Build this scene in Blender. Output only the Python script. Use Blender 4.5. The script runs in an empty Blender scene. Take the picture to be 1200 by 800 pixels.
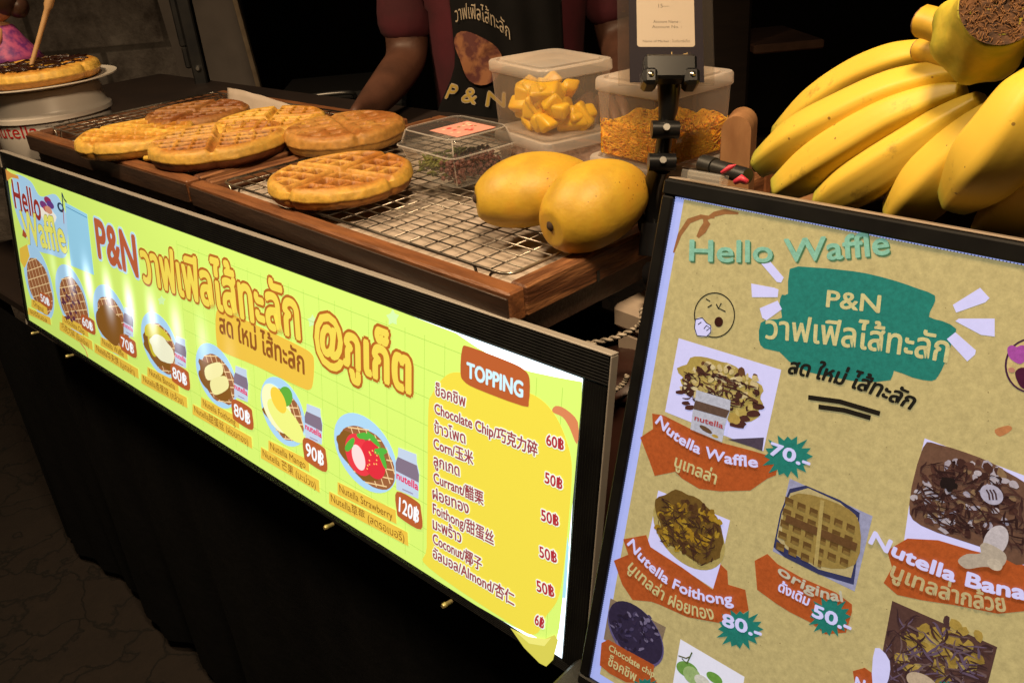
import bpy, math, random
from mathutils import Vector, Matrix, noise
R = math.radians
random.seed(7)
S = bpy.context.scene
COL = S.collection

# ---------------------------------------------------------------- camera
CAM = Vector((0.33217, -0.36189, 0.53500))
RT = Vector((0.73488903, 0.67413983, -0.0739838))
UP = Vector((-0.25951114, 0.38031776, 0.88770061))
FW = Vector((-0.62657169, 0.63316182, -0.45443815))
FPX = 1004.77
cd = bpy.data.cameras.new('camera')
cd.sensor_width = 36.0
cd.lens = 36.0 * FPX / 1200.0
cd.clip_start = 0.01
cd.clip_end = 200.0
cam = bpy.data.objects.new('camera', cd)
COL.objects.link(cam)
cam.matrix_world = Matrix(((RT.x, UP.x, -FW.x, CAM.x), (RT.y, UP.y, -FW.y, CAM.y), (RT.z, UP.z, -FW.z, CAM.z), (0, 0, 0, 1)))
S.camera = cam
# ---------------------------------------------------------------- night sky, view
W = bpy.data.worlds.new('World')
S.world = W
W.use_nodes = True
wn = W.node_tree
bg = wn.nodes['Background']
sky = wn.nodes.new('ShaderNodeTexSky')
sky.sky_type = 'NISHITA'
sky.sun_disc = False
sky.sun_elevation = R(2)
sky.sun_rotation = R(120)
wn.links.new(sky.outputs[0], bg.inputs[0])
bg.inputs[1].default_value = 0.012
S.view_settings.view_transform = 'Standard'
S.view_settings.look = 'None'
S.view_settings.exposure = 0.0
S.view_settings.gamma = 1.0
S.view_settings.use_curve_mapping = False
S.render.engine = 'CYCLES'
S.cycles.max_bounces = 8
S.cycles.transparent_max_bounces = 24
S.cycles.use_denoising = True
S.cycles.sample_clamp_indirect = 3.0
S.cycles.caustics_reflective = False
S.cycles.caustics_refractive = False


def lamp(name, loc, power, radius, col=(1.0, 0.73, 0.44)):
    l = bpy.data.lights.new(name, 'SPOT')
    l.spot_size = R(152)
    l.spot_blend = 0.6
    l.energy = power
    l.shadow_soft_size = radius
    l.color = col
    o = bpy.data.objects.new(name, l)
    COL.objects.link(o)
    o.location = loc
    return o


lamp('stall_bulb', (0.24, -0.20, 1.20), 60.0, 0.10)
lamp('stall_bulb', (-0.75, -0.34, 1.32), 60.0, 0.10)


# ---------------------------------------------------------------- pixel rays (photo is 1200 x 800)
def ray(px, py):
    return ((px - 600) / FPX * RT - (py - 400) / FPX * UP + FW)


def onz(px, py, z):
    d = ray(px, py)
    return CAM + d * ((z - CAM.z) / d.z)


def at(px, py, t):
    return CAM + ray(px, py).normalized() * t


# ---------------------------------------------------------------- colour and materials
def lin(c):
    return tuple((x / 255 / 12.92) if x / 255 <= 0.04045 else ((x / 255 + 0.055) / 1.055) ** 2.4 for x in c)


def rgba(c):
    return (c[0], c[1], c[2], 1.0)


MATS = {}


def mat(name, col, rough=0.5, col2=None, scale=30.0, bump=0.0, bscale=None, metal=0.0, spec=0.5, sss=0.0, detail=5.0, contrast=(0.35, 0.65), stretch=None, coat=0.0):
    """Principled with a noise mix of two base colours and a noise bump; colours are linear."""
    if name in MATS:
        return MATS[name]
    m = bpy.data.materials.new(name)
    m.use_nodes = True
    t = m.node_tree
    b = t.nodes['Principled BSDF']
    b.inputs['Roughness'].default_value = rough
    b.inputs['Metallic'].default_value = metal
    b.inputs['Specular IOR Level'].default_value = spec
    b.inputs['Coat Weight'].default_value = coat
    if sss:
        b.inputs['Subsurface Weight'].default_value = sss
        b.inputs['Subsurface Radius'].default_value = (0.02, 0.01, 0.004)
        b.inputs['Subsurface Scale'].default_value = 0.3
    b.inputs['Base Color'].default_value = rgba(col)
    tc = t.nodes.new('ShaderNodeTexCoord')
    src = tc.outputs['Object']
    if stretch:
        mp = t.nodes.new('ShaderNodeMapping')
        mp.inputs['Scale'].default_value = stretch
        t.links.new(src, mp.inputs[0])
        src = mp.outputs[0]
    if col2 is not None:
        n = t.nodes.new('ShaderNodeTexNoise')
        n.inputs['Scale'].default_value = scale
        n.inputs['Detail'].default_value = detail
        r = t.nodes.new('ShaderNodeValToRGB')
        r.color_ramp.elements[0].position = contrast[0]
        r.color_ramp.elements[1].position = contrast[1]
        r.color_ramp.elements[0].color = rgba(col)
        r.color_ramp.elements[1].color = rgba(col2)
        t.links.new(src, n.inputs['Vector'])
        t.links.new(n.outputs['Fac'], r.inputs[0])
        t.links.new(r.outputs[0], b.inputs['Base Color'])
    if bump:
        n2 = t.nodes.new('ShaderNodeTexNoise')
        n2.inputs['Scale'].default_value = bscale or scale
        n2.inputs['Detail'].default_value = 4.0
        bp = t.nodes.new('ShaderNodeBump')
        bp.inputs['Strength'].default_value = bump
        bp.inputs['Distance'].default_value = 0.002
        t.links.new(src, n2.inputs['Vector'])
        t.links.new(n2.outputs['Fac'], bp.inputs['Height'])
        t.links.new(bp.outputs[0], b.inputs['Normal'])
    MATS[name] = m
    return m


def clear_plastic(name, col, opacity, rough=0.25, trans=0.0):
    """Thin plastic sheet: see-through mixed with a milky glossy surface."""
    if name in MATS:
        return MATS[name]
    m = bpy.data.materials.new(name)
    m.use_nodes = True
    t = m.node_tree
    b = t.nodes['Principled BSDF']
    out = t.nodes['Material Output']
    b.inputs['Base Color'].default_value = rgba(col)
    b.inputs['Roughness'].default_value = rough
    tr = t.nodes.new('ShaderNodeBsdfTransparent')
    tr.inputs[0].default_value = (0.97, 0.96, 0.94, 1)
    fr = t.nodes.new('ShaderNodeLayerWeight')
    fr.inputs[0].default_value = 0.25
    ma = t.nodes.new('ShaderNodeMath')
    ma.operation = 'MULTIPLY_ADD'
    ma.inputs[1].default_value = 0.35
    ma.inputs[2].default_value = opacity
    ma.use_clamp = True
    t.links.new(fr.outputs['Facing'], ma.inputs[0])
    mx = t.nodes.new('ShaderNodeMixShader')
    t.links.new(ma.outputs[0], mx.inputs[0])
    t.links.new(tr.outputs[0], mx.inputs[1])
    if trans:
        tl = t.nodes.new('ShaderNodeBsdfTranslucent')
        tl.inputs[0].default_value = rgba(col)
        m2 = t.nodes.new('ShaderNodeMixShader')
        m2.inputs[0].default_value = trans
        t.links.new(b.outputs[0], m2.inputs[1])
        t.links.new(tl.outputs[0], m2.inputs[2])
        t.links.new(m2.outputs[0], mx.inputs[2])
    else:
        t.links.new(b.outputs[0], mx.inputs[2])
    t.links.new(mx.outputs[0], out.inputs[0])
    MATS[name] = m
    return m


# ---------------------------------------------------------------- mesh building
class MB:
    def __init__(self):
        self.v = []
        self.f = []
        self.mi = []
        self.mats = []
        self.attr = {}

    def m(self, material):
        if material not in self.mats:
            self.mats.append(material)
        return self.mats.index(material)

    def add(self, vs, fs, material, M=None):
        k = len(self.v)
        i = self.m(material)
        for p in vs:
            p = Vector(p)
            self.v.append(tuple(M @ p if M else p))
        for f in fs:
            self.f.append(tuple(k + a for a in f))
            self.mi.append(i)
        return k

    def box(self, lo, hi, material, M=None, bev=0.0):
        if bev:
            return self.rbox(lo, hi, bev, material, M)
        x0, y0, z0 = lo
        x1, y1, z1 = hi
        vs = [(x0, y0, z0), (x1, y0, z0), (x1, y1, z0), (x0, y1, z0), (x0, y0, z1), (x1, y0, z1), (x1, y1, z1), (x0, y1, z1)]
        fs = [(0, 3, 2, 1), (4, 5, 6, 7), (0, 1, 5, 4), (1, 2, 6, 5), (2, 3, 7, 6), (3, 0, 4, 7)]
        self.add(vs, fs, material, M)

    def rbox(self, lo, hi, r, material, M=None):
        """box with chamfered edges"""
        vs = []
        fs = []
        c = [(lo[i] + hi[i]) / 2 for i in range(3)]
        h = [(hi[i] - lo[i]) / 2 for i in range(3)]
        r = min(r, min(h) * 0.9)
        idx = {}
        for sx in (-1, 1):
            for sy in (-1, 1):
                for sz in (-1, 1):
                    s = (sx, sy, sz)
                    for a in range(3):
                        p = [c[i] + s[i] * (h[i] - (0 if i == a else r)) for i in range(3)]
                        idx[(s, a)] = len(vs)
                        vs.append(p)
        for a in range(3):
            o = [i for i in range(3) if i != a]
            for sa in (-1, 1):
                q = []
                for s1, s2 in ((-1, -1), (1, -1), (1, 1), (-1, 1)):
                    s = [0, 0, 0]
                    s[a] = sa
                    s[o[0]] = s1
                    s[o[1]] = s2
                    q.append(idx[(tuple(s), a)])
                fs.append(q)
            for s1 in (-1, 1):
                for s2 in (-1, 1):
                    q = []
                    for sa, ax in ((-1, o[0]), (1, o[0]), (1, o[1]), (-1, o[1])):
                        s = [0, 0, 0]
                        s[a] = sa
                        s[o[0]] = s1
                        s[o[1]] = s2
                        q.append(idx[(tuple(s), ax)])
                    fs.append(q)
        for sx in (-1, 1):
            for sy in (-1, 1):
                for sz in (-1, 1):
                    fs.append([idx[((sx, sy, sz), a)] for a in range(3)])
        self.add(vs, fs, material, M)

    def tube(self, pts, rad, material, n=8, cap=True, M=None, shape=None, closed=False):
        """tube along points; rad scalar or list; shape(angle) scales the radius"""
        P = [Vector(p) for p in pts]
        N = len(P)
        rr = [rad] * N if not hasattr(rad, '__len__') else rad
        vs = []
        prev = None
        for i, p in enumerate(P):
            if closed:
                d = (P[(i + 1) % N] - P[i - 1])
            else:
                d = P[min(i + 1, N - 1)] - P[max(i - 1, 0)]
            d.normalize()
            if prev is None:
                a = Vector((0, 0, 1)) if abs(d.z) < 0.9 else Vector((1, 0, 0))
            else:
                a = prev
            x = a - d * a.dot(d)
            x.normalize()
            prev = x
            y = d.cross(x)
            for k in range(n):
                t = 2 * math.pi * k / n
                s = shape(t) if shape else 1.0
                vs.append(p + (x * math.cos(t) + y * math.sin(t)) * rr[i] * s)
        fs = []
        for i in range(N if closed else N - 1):
            j = (i + 1) % N
            for k in range(n):
                l = (k + 1) % n
                fs.append((i * n + k, i * n + l, j * n + l, j * n + k))
        if cap and not closed:
            fs.append(tuple(range(n - 1, -1, -1)))
            fs.append(tuple((N - 1) * n + k for k in range(n)))
        return self.add(vs, fs, material, M)

    def lathe(self, prof, material, n=40, M=None, cap=True, wob=None):
        vs = []
        fs = []
        for i, (r, z) in enumerate(prof):
            for k in range(n):
                t = 2 * math.pi * k / n
                w = wob(t, i) if wob else 1.0
                vs.append((r * w * math.cos(t), r * w * math.sin(t), z))
        for i in range(len(prof) - 1):
            for k in range(n):
                l = (k + 1) % n
                fs.append((i * n + k, i * n + l, (i + 1) * n + l, (i + 1) * n + k))
        if cap:
            if prof[0][0] > 1e-5:
                fs.append(tuple(range(n - 1, -1, -1)))
            if prof[-1][0] > 1e-5:
                fs.append(tuple((len(prof) - 1) * n + k for k in range(n)))
        self.add(vs, fs, material, M)

    def loft(self, rings, material, cap0=True, cap1=True, M=None):
        n = len(rings[0])
        vs = [p for rg in rings for p in rg]
        fs = []
        for i in range(len(rings) - 1):
            for k in range(n):
                l = (k + 1) % n
                fs.append((i * n + k, i * n + l, (i + 1) * n + l, (i + 1) * n + k))
        if cap0:
            fs.append(tuple(range(n - 1, -1, -1)))
        if cap1:
            fs.append(tuple((len(rings) - 1) * n + k for k in range(n)))
        self.add(vs, fs, material, M)

    def build(self, name, parent=None, smooth=False, angle=None):
        me = bpy.data.meshes.new(name)
        me.from_pydata(self.v, [], self.f)
        for m_ in self.mats:
            me.materials.append(m_)
        me.polygons.foreach_set('material_index', self.mi)
        if smooth:
            me.polygons.foreach_set('use_smooth', [True] * len(self.f))
            if angle:
                me.set_sharp_from_angle(angle=R(angle))
        for k, vals in self.attr.items():
            a = me.attributes.new(k, 'FLOAT', 'POINT')
            a.data.foreach_set('value', vals)
        me.update()
        o = bpy.data.objects.new(name, me)
        COL.objects.link(o)
        if parent:
            o.parent = parent
        return o


def tag(o, label=None, cat=None, group=None, kind=None):
    if label:
        o['label'] = label
    if cat:
        o['category'] = cat
    if group:
        o['group'] = group
    if kind:
        o['kind'] = kind
    return o


def thing(name, label, cat, loc=(0, 0, 0), rz=0.0, group=None, M=None):
    o = bpy.data.objects.new(name, None)
    o.empty_display_size = 0.05
    COL.objects.link(o)
    if M is not None:
        o.matrix_world = M
    else:
        o.location = loc
        o.rotation_euler = (0, 0, rz)
    return tag(o, label, cat, group)


def copy_tree(o, parent=None):
    c = o.copy()
    COL.objects.link(c)
    if parent:
        c.parent = parent
    for ch in list(o.children):
        copy_tree(ch, c)
    return c


def rrect(w, d, r, z, n=5, cx=0, cy=0):
    pts = []
    for (sx, sy, a0) in ((1, 1, 0), (-1, 1, 90), (-1, -1, 180), (1, -1, 270)):
        for i in range(n + 1):
            a = R(a0 + 90 * i / n)
            pts.append((cx + sx * (w / 2 - r) + r * math.cos(a), cy + sy * (d / 2 - r) + r * math.sin(a), z))
    return pts


def smooth_path(pts, n=8):
    P = [Vector(p) for p in pts]
    out = []
    for i in range(len(P) - 1):
        p0 = P[max(i - 1, 0)]
        p1 = P[i]
        p2 = P[i + 1]
        p3 = P[min(i + 2, len(P) - 1)]
        for k in range(n):
            t = k / n
            out.append(0.5 * ((2 * p1) + (p2 - p0) * t + (2 * p0 - 5 * p1 + 4 * p2 - p3) * t * t + (3 * p1 - p0 - 3 * p2 + p3) * t ** 3))
    out.append(P[-1])
    return out


def interp(vals, n):
    """resample a list of scalars like smooth_path does"""
    out = []
    for i in range(len(vals) - 1):
        for k in range(n):
            out.append(vals[i] + (vals[i + 1] - vals[i]) * k / n)
    out.append(vals[-1])
    return out


# ---------------------------------------------------------------- setting
GZ = -0.72
exec_parts = []


def ground_mat():
    m = bpy.data.materials.new('cracked_earth')
    m.use_nodes = True
    t = m.node_tree
    b = t.nodes['Principled BSDF']
    b.inputs['Roughness'].default_value = 0.9
    tc = t.nodes.new('ShaderNodeTexCoord')
    n0 = t.nodes.new('ShaderNodeTexNoise')
    n0.inputs['Scale'].default_value = 6
    n0.inputs['Detail'].default_value = 6
    mixv = t.nodes.new('ShaderNodeMix')
    mixv.data_type = 'RGBA'
    mixv.inputs[0].default_value = 0.24
    t.links.new(tc.outputs['Object'], n0.inputs['Vector'])
    t.links.new(tc.outputs['Object'], mixv.inputs[6])
    t.links.new(n0.outputs['Color'], mixv.inputs[7])
    v = t.nodes.new('ShaderNodeTexVoronoi')
    v.feature = 'DISTANCE_TO_EDGE'
    v.inputs['Scale'].default_value = 9.0
    t.links.new(mixv.outputs[2], v.inputs['Vector'])
    r = t.nodes.new('ShaderNodeValToRGB')
    r.color_ramp.elements[0].position = 0.0
    r.color_ramp.elements[1].position = 0.035
    r.color_ramp.elements[0].color = (0.008, 0.006, 0.004, 1)
    r.color_ramp.elements[1].color = (0.032, 0.021, 0.015, 1)
    t.links.new(v.outputs['Distance'], r.inputs[0])
    n = t.nodes.new('ShaderNodeTexNoise')
    n.inputs['Scale'].default_value = 14
    n.inputs['Detail'].default_value = 10
    n.inputs['Roughness'].default_value = 0.75
    t.links.new(tc.outputs['Object'], n.inputs['Vector'])
    mx = t.nodes.new('ShaderNodeMix')
    mx.data_type = 'RGBA'
    mx.blend_type = 'MULTIPLY'
    mx.inputs[0].default_value = 0.8
    t.links.new(r.outputs[0], mx.inputs[6])
    t.links.new(n.outputs['Fac'], mx.inputs[7])
    t.links.new(mx.outputs[2], b.inputs['Base Color'])
    bp = t.nodes.new('ShaderNodeBump')
    bp.inputs['Distance'].default_value = 0.25
    ad = t.nodes.new('ShaderNodeMath')
    ad.operation = 'MULTIPLY'
    t.links.new(r.outputs[0], ad.inputs[0])
    t.links.new(n.outputs['Fac'], ad.inputs[1])
    t.links.new(ad.outputs[0], bp.inputs['Height'])
    t.links.new(bp.outputs[0], b.inputs['Normal'])
    return m


g = MB()
N = 60
vs = []
fs = []
gm = ground_mat()
for i in range(N + 1):
    for j in range(N + 1):
        x = -6 + 12 * i / N
        y = -5 + 12 * j / N
        z = GZ + 0.025 * noise.noise(Vector((x * 2.2, y * 2.2, 0))) + 0.012 * noise.noise(Vector((x * 7, y * 7, 3)))
        if abs(i - N / 2) > N / 2 - 1 or abs(j - N / 2) > N / 2 - 1:
            x *= 12
            y *= 12
        vs.append((x, y, z))
for i in range(N):
    for j in range(N):
        a = i * (N + 1) + j
        fs.append((a, a + N + 1, a + N + 2, a + 1))
g.add(vs, fs, gm)
tag(g.build('ground', smooth=True), kind='structure')


def block_wall_mat():
    m = bpy.data.materials.new('grey_block_wall')
    m.use_nodes = True
    t = m.node_tree
    b = t.nodes['Principled BSDF']
    b.inputs['Roughness'].default_value = 0.9
    tc = t.nodes.new('ShaderNodeTexCoord')
    mp = t.nodes.new('ShaderNodeMapping')
    mp.inputs['Rotation'].default_value = (R(90), 0, 0)
    t.links.new(tc.outputs['Object'], mp.inputs[0])
    br = t.nodes.new('ShaderNodeTexBrick')
    br.inputs['Scale'].default_value = 1.0
    br.inputs['Brick Width'].default_value = 0.39
    br.inputs['Row Height'].default_value = 0.19
    br.inputs['Mortar Size'].default_value = 0.012
    br.inputs['Mortar Smooth'].default_value = 0.6
    br.inputs['Color1'].default_value = (0.40, 0.35, 0.31, 1)
    br.inputs['Color2'].default_value = (0.29, 0.25, 0.22, 1)
    br.inputs['Mortar'].default_value = (0.14, 0.118, 0.10, 1)
    t.links.new(mp.outputs[0], br.inputs['Vector'])
    n = t.nodes.new('ShaderNodeTexNoise')
    n.inputs['Scale'].default_value = 9
    n.inputs['Detail'].default_value = 9
    n.inputs['Roughness'].default_value = 0.75
    t.links.new(tc.outputs['Object'], n.inputs['Vector'])
    r = t.nodes.new('ShaderNodeValToRGB')
    r.color_ramp.elements[0].position = 0.35
    r.color_ramp.elements[1].position = 0.62
    r.color_ramp.elements[0].color = (0.28, 0.25, 0.23, 1)
    r.color_ramp.elements[1].color = (1, 1, 1, 1)
    t.links.new(n.outputs['Fac'], r.inputs[0])
    mx = t.nodes.new('ShaderNodeMix')
    mx.data_type = 'RGBA'
    mx.blend_type = 'MULTIPLY'
    mx.inputs[0].default_value = 1
    t.links.new(br.outputs[0], mx.inputs[6])
    t.links.new(r.outputs[0], mx.inputs[7])
    t.links.new(mx.outputs[2], b.inputs['Base Color'])
    bp = t.nodes.new('ShaderNodeBump')
    bp.inputs['Distance'].default_value = 0.02
    t.links.new(mx.outputs[2], bp.inputs['Height'])
    t.links.new(bp.outputs[0], b.inputs['Normal'])
    return m


FACE = R(47)   # things behind the counter that face the customer

black_paint = mat('black_paint', (0.008, 0.008, 0.009), 0.45, (0.016, 0.015, 0.014), 40)
black_cloth = mat('black_cloth', (0.0032, 0.0034, 0.0042), 0.95, (0.0055, 0.0055, 0.0062), 25, bump=0.6, bscale=60, spec=0.15)
alu = mat('aluminium_edge', (0.34, 0.31, 0.28), 0.5, (0.32, 0.29, 0.26), 80, metal=0.1)
dark_void = mat('void_black', (0.008, 0.007, 0.007), 0.9, (0.014, 0.012, 0.011), 3)

# back-left block wall, the leaning board in front of it and the black post
mw = MB()
mw.box((-2.2, 0, 0), (0.40, 0.19, 2.6), block_wall_mat())
c = at(120, 60, 3.0)
wall_l = mw.build('block_wall')
wall_l.location = (c.x, c.y, GZ)
wall_l.rotation_euler = (0, 0, FACE)
tag(wall_l, 'stained grey concrete block wall behind the left end of the stall', 'wall')
mw = MB()
mw.box((-3.0, 0, 0), (4.0, 0.15, 3.2), dark_void)  # near-black sheet added where there is only darkness behind the stall
c = at(800, 20, 5.0)
hb = mw.build('dark_backdrop')
hb.location = (c.x, c.y, GZ)
hb.rotation_euler = (0, 0, FACE)
tag(hb, 'near-black backdrop sheet added to stand for the dark space behind the vendor', 'wall')


def frame_at(p, rz):
    return Matrix.Translation(p) @ Matrix.Rotation(rz, 4, 'Z')


# leaning board: pixel corners give its real spot about 2.4 m away
grey_board = mat('grey_board', (0.15, 0.125, 0.11), 0.85, (0.09, 0.075, 0.065), 6, detail=8)
raw_edge = mat('raw_board_edge', (0.32, 0.24, 0.16), 0.8, (0.22, 0.16, 0.1), 30)
p_b = at(292, 128, 2.45)
bd = thing('leaning_board', 'grey board with a pale raw edge leaning in the dark behind the waffles', 'board', M=frame_at(Vector((p_b.x, p_b.y, GZ)), FACE) @ Matrix.Rotation(R(-5), 4, 'Y') @ Matrix.Rotation(R(-5), 4, 'X'))
b_ = MB()
b_.box((-0.10, 0, 0), (0.088, 0.018, 1.9), grey_board)
b_.build('panel', bd)
b_ = MB()
b_.box((0.0885, -0.001, 0.0), (0.1, 0.019, 1.9), raw_edge)
b_.build('edge_strip', bd)
p_p = at(243, 116, 2.1)
po = thing('awning_post', 'black metal awning post with a sliding sleeve in front of the block wall', 'post', M=frame_at(Vector((p_p.x, p_p.y, GZ)), FACE))
b_ = MB()
b_.rbox((-0.015, -0.016, 0), (0.013, 0.012, 2.6), 0.003, black_paint)
b_.build('shaft', po)
b_ = MB()
b_.rbox((-0.030, -0.012, 1.03), (-0.0155, 0.010, 2.6), 0.003, black_paint)
b_.rbox((-0.028, -0.012, 0.985), (-0.0155, 0.004, 1.0295), 0.003, black_paint)
b_.build('sleeve', po)
b_ = MB()
b_.rbox((-0.035, -0.035, 0.0), (0.04, 0.04, 0.05), 0.004, black_paint)
b_.build('foot', po)
b_ = MB()
b_.lathe([(0, 0), (0.006, 0.0), (0.006, 0.004), (0.004, 0.006), (0, 0.006)], mat('steel', (0.6, 0.58, 0.55), 0.3, metal=1.0), 12, M=Matrix.Translation((0.0, -0.0165, 0.985)) @ Matrix.Rotation(R(90), 4, 'X'))
b_.build('bolt', po, True, 40)

# dim kit at the back of the stall
p_k = at(400, 128, 2.3)
kb = thing('griddle', 'dark waffle griddle with a steel handle half lost in the shadow', 'griddle', M=frame_at(Vector((p_k.x, p_k.y, p_k.z)), FACE))
b_ = MB()
b_.rbox((-0.17, -0.1, -0.6), (0.17, 0.2, 0.03), 0.01, black_paint)
b_.build('body', kb)
b_ = MB()
b_.rbox((-0.15, -0.09, 0.0305), (0.15, 0.19, 0.055), 0.01, mat('griddle_lid', (0.03, 0.028, 0.027), 0.4, metal=0.5))
b_.build('lid', kb)
b_ = MB()
b_.tube(smooth_path([(-0.07, -0.088, 0.04), (-0.06, -0.13, 0.06), (0.04, -0.13, 0.062), (0.05, -0.088, 0.04)], 5), 0.006, mat('worn_steel', (0.2, 0.19, 0.18), 0.4, metal=0.9), 8)
b_.build('handle', kb, True)
# dark cabinet with one lit plank, right background
p_k = at(880, 62, 2.6)
cbt = thing('cabinet', 'dark brown cabinet with a bare plank shelf behind the bananas', 'cabinet', M=frame_at(Vector((p_k.x, p_k.y, GZ)), FACE))
dark_wood = mat('dark_wood', (0.03, 0.018, 0.013), 0.6, (0.018, 0.011, 0.009), 8, stretch=(1, 1, 8))
b_ = MB()
b_.rbox((-0.16, 0.0, 0), (0.0, 0.5, 2.2), 0.01, dark_wood)
b_.build('side_panel', cbt)
hz = at(930, 48, 2.6).z - GZ
b_ = MB()
b_.rbox((0.002, -0.02, hz - 0.03), (0.2, 0.3, hz - 0.006), 0.004, mat('plank', (0.2, 0.1, 0.06), 0.7, (0.12, 0.06, 0.035), 20, stretch=(1, 6, 1)))
b_.build('shelf', cbt)
b_ = MB()
b_.rbox((0.002, 0.3, hz - 0.9), (1.2, 0.34, hz - 0.35), 0.004, dark_wood)
b_.build('lower_panel', cbt)

# ---------------------------------------------------------------- stall counter
ZR = 0.281      # tray rims and rack tops
ZT = 0.232      # counter top
wood_tray = mat('tray_wood', (0.26, 0.098, 0.034), 0.5, (0.1, 0.036, 0.014), 14, bump=0.5, bscale=50, stretch=(1.0, 6, 6), contrast=(0.3, 0.75))
wood_end = mat('tray_wood_end', (0.34, 0.15, 0.06), 0.55, (0.10, 0.034, 0.012), 22, bump=0.7, bscale=60, stretch=(7, 0.8, 7), contrast=(0.32, 0.56), detail=9)
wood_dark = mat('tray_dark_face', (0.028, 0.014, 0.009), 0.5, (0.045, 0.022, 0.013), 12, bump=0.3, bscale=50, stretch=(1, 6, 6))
ct = thing('stall_counter', 'dark waffle stall counter with a black cloth skirt down to the ground', 'stall', loc=(0, 0, 0))
YAW = R(-2.9)
b_ = MB()
b_.rbox((-1.75, 0.06, ZT - 0.028), (-0.115, 0.62, ZT), 0.003, dark_wood)
b_.build('top', ct)
# skirt: a hanging cloth with shallow folds
b_ = MB()
vs = []
fs = []
nx, nz = 140, 12
for i in range(nx + 1):
    x = -1.55 + 2.25 * i / nx
    for j in range(nz + 1):
        z = -0.07 + (GZ + 0.1) * j / nz
        y = 0.035 + 0.012 * math.sin(x * 23 + 1.5 * math.sin(x * 7)) * (j / nz) + 0.006 * math.sin(x * 61) * (j / nz)
        vs.append((x, y, z))
for i in range(nx):
    for j in range(nz):
        a = i * (nz + 1) + j
        fs.append((a, a + 1, a + nz + 2, a + nz + 1))
b_.add(vs, fs, black_cloth)
b_.build('skirt', ct, True)
b_ = MB()
b_.rbox((-1.75, 0.05, -0.0715), (0.72, 0.62, -0.05), 0.003, dark_wood)
b_.build('lower_shelf', ct)
for (x, y) in ((-1.7, 0.1), (-1.7, 0.57), (-0.15, 0.57), (-0.15, 0.1), (0.66, 0.57)):
    b_ = MB()
    b_.rbox((x - 0.02, y - 0.02, GZ - 0.03), (x + 0.02, y + 0.02, -0.072), 0.003, dark_wood)
    if x < 0:
        b_.rbox((x - 0.02, y - 0.02, -0.0495), (x + 0.02, y + 0.02, ZT - 0.0285), 0.003, dark_wood)
    b_.build('leg', ct)

paper = mat('baking_paper', (0.46, 0.38, 0.32), 0.75, (0.38, 0.31, 0.25), 25, bump=0.4, bscale=30)


def tray(name, label, origin, yaw, w, d):
    """wooden tray: origin is the front-right top corner, extends -x by w and +y by d"""
    T = thing(name, label, 'tray', M=Matrix.Translation(origin) @ Matrix.Rotation(yaw, 4, 'Z'), group='wooden trays on the counter')
    k = 0.017
    h = 0.026
    b = MB()
    b.rbox((-w, 0, -h), (0, k, 0), 0.0018, wood_tray)
    b.build('front_rail', T)
    b = MB()
    b.rbox((-w, d - k, -h), (0, d, 0), 0.0018, wood_tray)
    b.build('back_rail', T)
    for x in (-k, -w):
        b = MB()
        b.rbox((x, k + 0.0005, -h), (x + k, d - k - 0.0005, 0.0), 0.0018, wood_end)
        b.build('side_rail', T)
    b = MB()
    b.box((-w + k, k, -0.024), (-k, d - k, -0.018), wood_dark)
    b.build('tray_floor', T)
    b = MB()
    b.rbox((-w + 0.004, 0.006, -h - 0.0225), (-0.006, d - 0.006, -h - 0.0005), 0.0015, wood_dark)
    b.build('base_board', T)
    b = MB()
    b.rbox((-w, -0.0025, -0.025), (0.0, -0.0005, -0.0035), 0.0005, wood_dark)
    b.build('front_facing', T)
    b = MB()
    b.box((-0.0004, 0.098, -0.0255), (0.0006, 0.1015, -0.0155), black_paint)
    b.build('notch', T)
    return T


tr_o = Vector((-0.0715, 0.0465, ZR))
tray_r = tray('wooden_tray', 'wooden tray at the right with lined base holding the mangoes and one waffle', tr_o, YAW, 0.515, 0.37)
tl_o = Vector((-0.592, 0.0715, ZR + 0.002))
tray_l = tray('wooden_tray', 'wooden tray at the far left holding the cluster of waffles', tl_o, R(-0.8), 0.492, 0.33)


# lining papers: rumpled sheets inside the trays
def sheet(name, label, M, w, d, amp, cat='paper', mat_=paper, group=None, edge=0.0):
    b = MB()
    n1, n2 = 40, 30
    vs = []
    fs = []
    for i in range(n1 + 1):
        for j in range(n2 + 1):
            x = w * i / n1
            y = d * j / n2
            z = amp * (noise.noise(Vector((x * 14, y * 14, w * 9))) + 0.5 * noise.noise(Vector((x * 40, y * 40, 2))))
            e = min(i, n1 - i, j, n2 - j)
            z += edge * max(0, 1 - e / 3.0) + amp * 1.2
            vs.append((x, y, z))
    for i in range(n1):
        for j in range(n2):
            a = i * (n2 + 1) + j
            fs.append((a, a + n2 + 1, a + n2 + 2, a + 1))
    b.add(vs, fs, mat_)
    o = b.build(name, None, True)
    o.matrix_world = M
    sol = o.modifiers.new('t', 'SOLIDIFY')
    sol.thickness = 0.0003
    return tag(o, label, cat, group)


MTR = Matrix.Translation(tr_o) @ Matrix.Rotation(YAW, 4, 'Z')
MTL = Matrix.Translation(tl_o) @ Matrix.Rotation(R(-0.8), 4, 'Z')
sheet('paper_liner', 'white baking paper lying under the wire rack in the right tray', MTR @ Matrix.Translation((-0.495, 0.02, -0.0172)), 0.475, 0.33, 0.0012)
sheet('paper_liner', 'white baking paper under the rack of the left tray, folding up at the back', MTL @ Matrix.Translation((-0.44, 0.02, -0.0172)), 0.42, 0.29, 0.0012)

wire = mat('rack_wire', (0.50, 0.45, 0.38), 0.3, (0.10, 0.085, 0.07), 9, metal=0.9, contrast=(0.42, 0.56))


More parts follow.
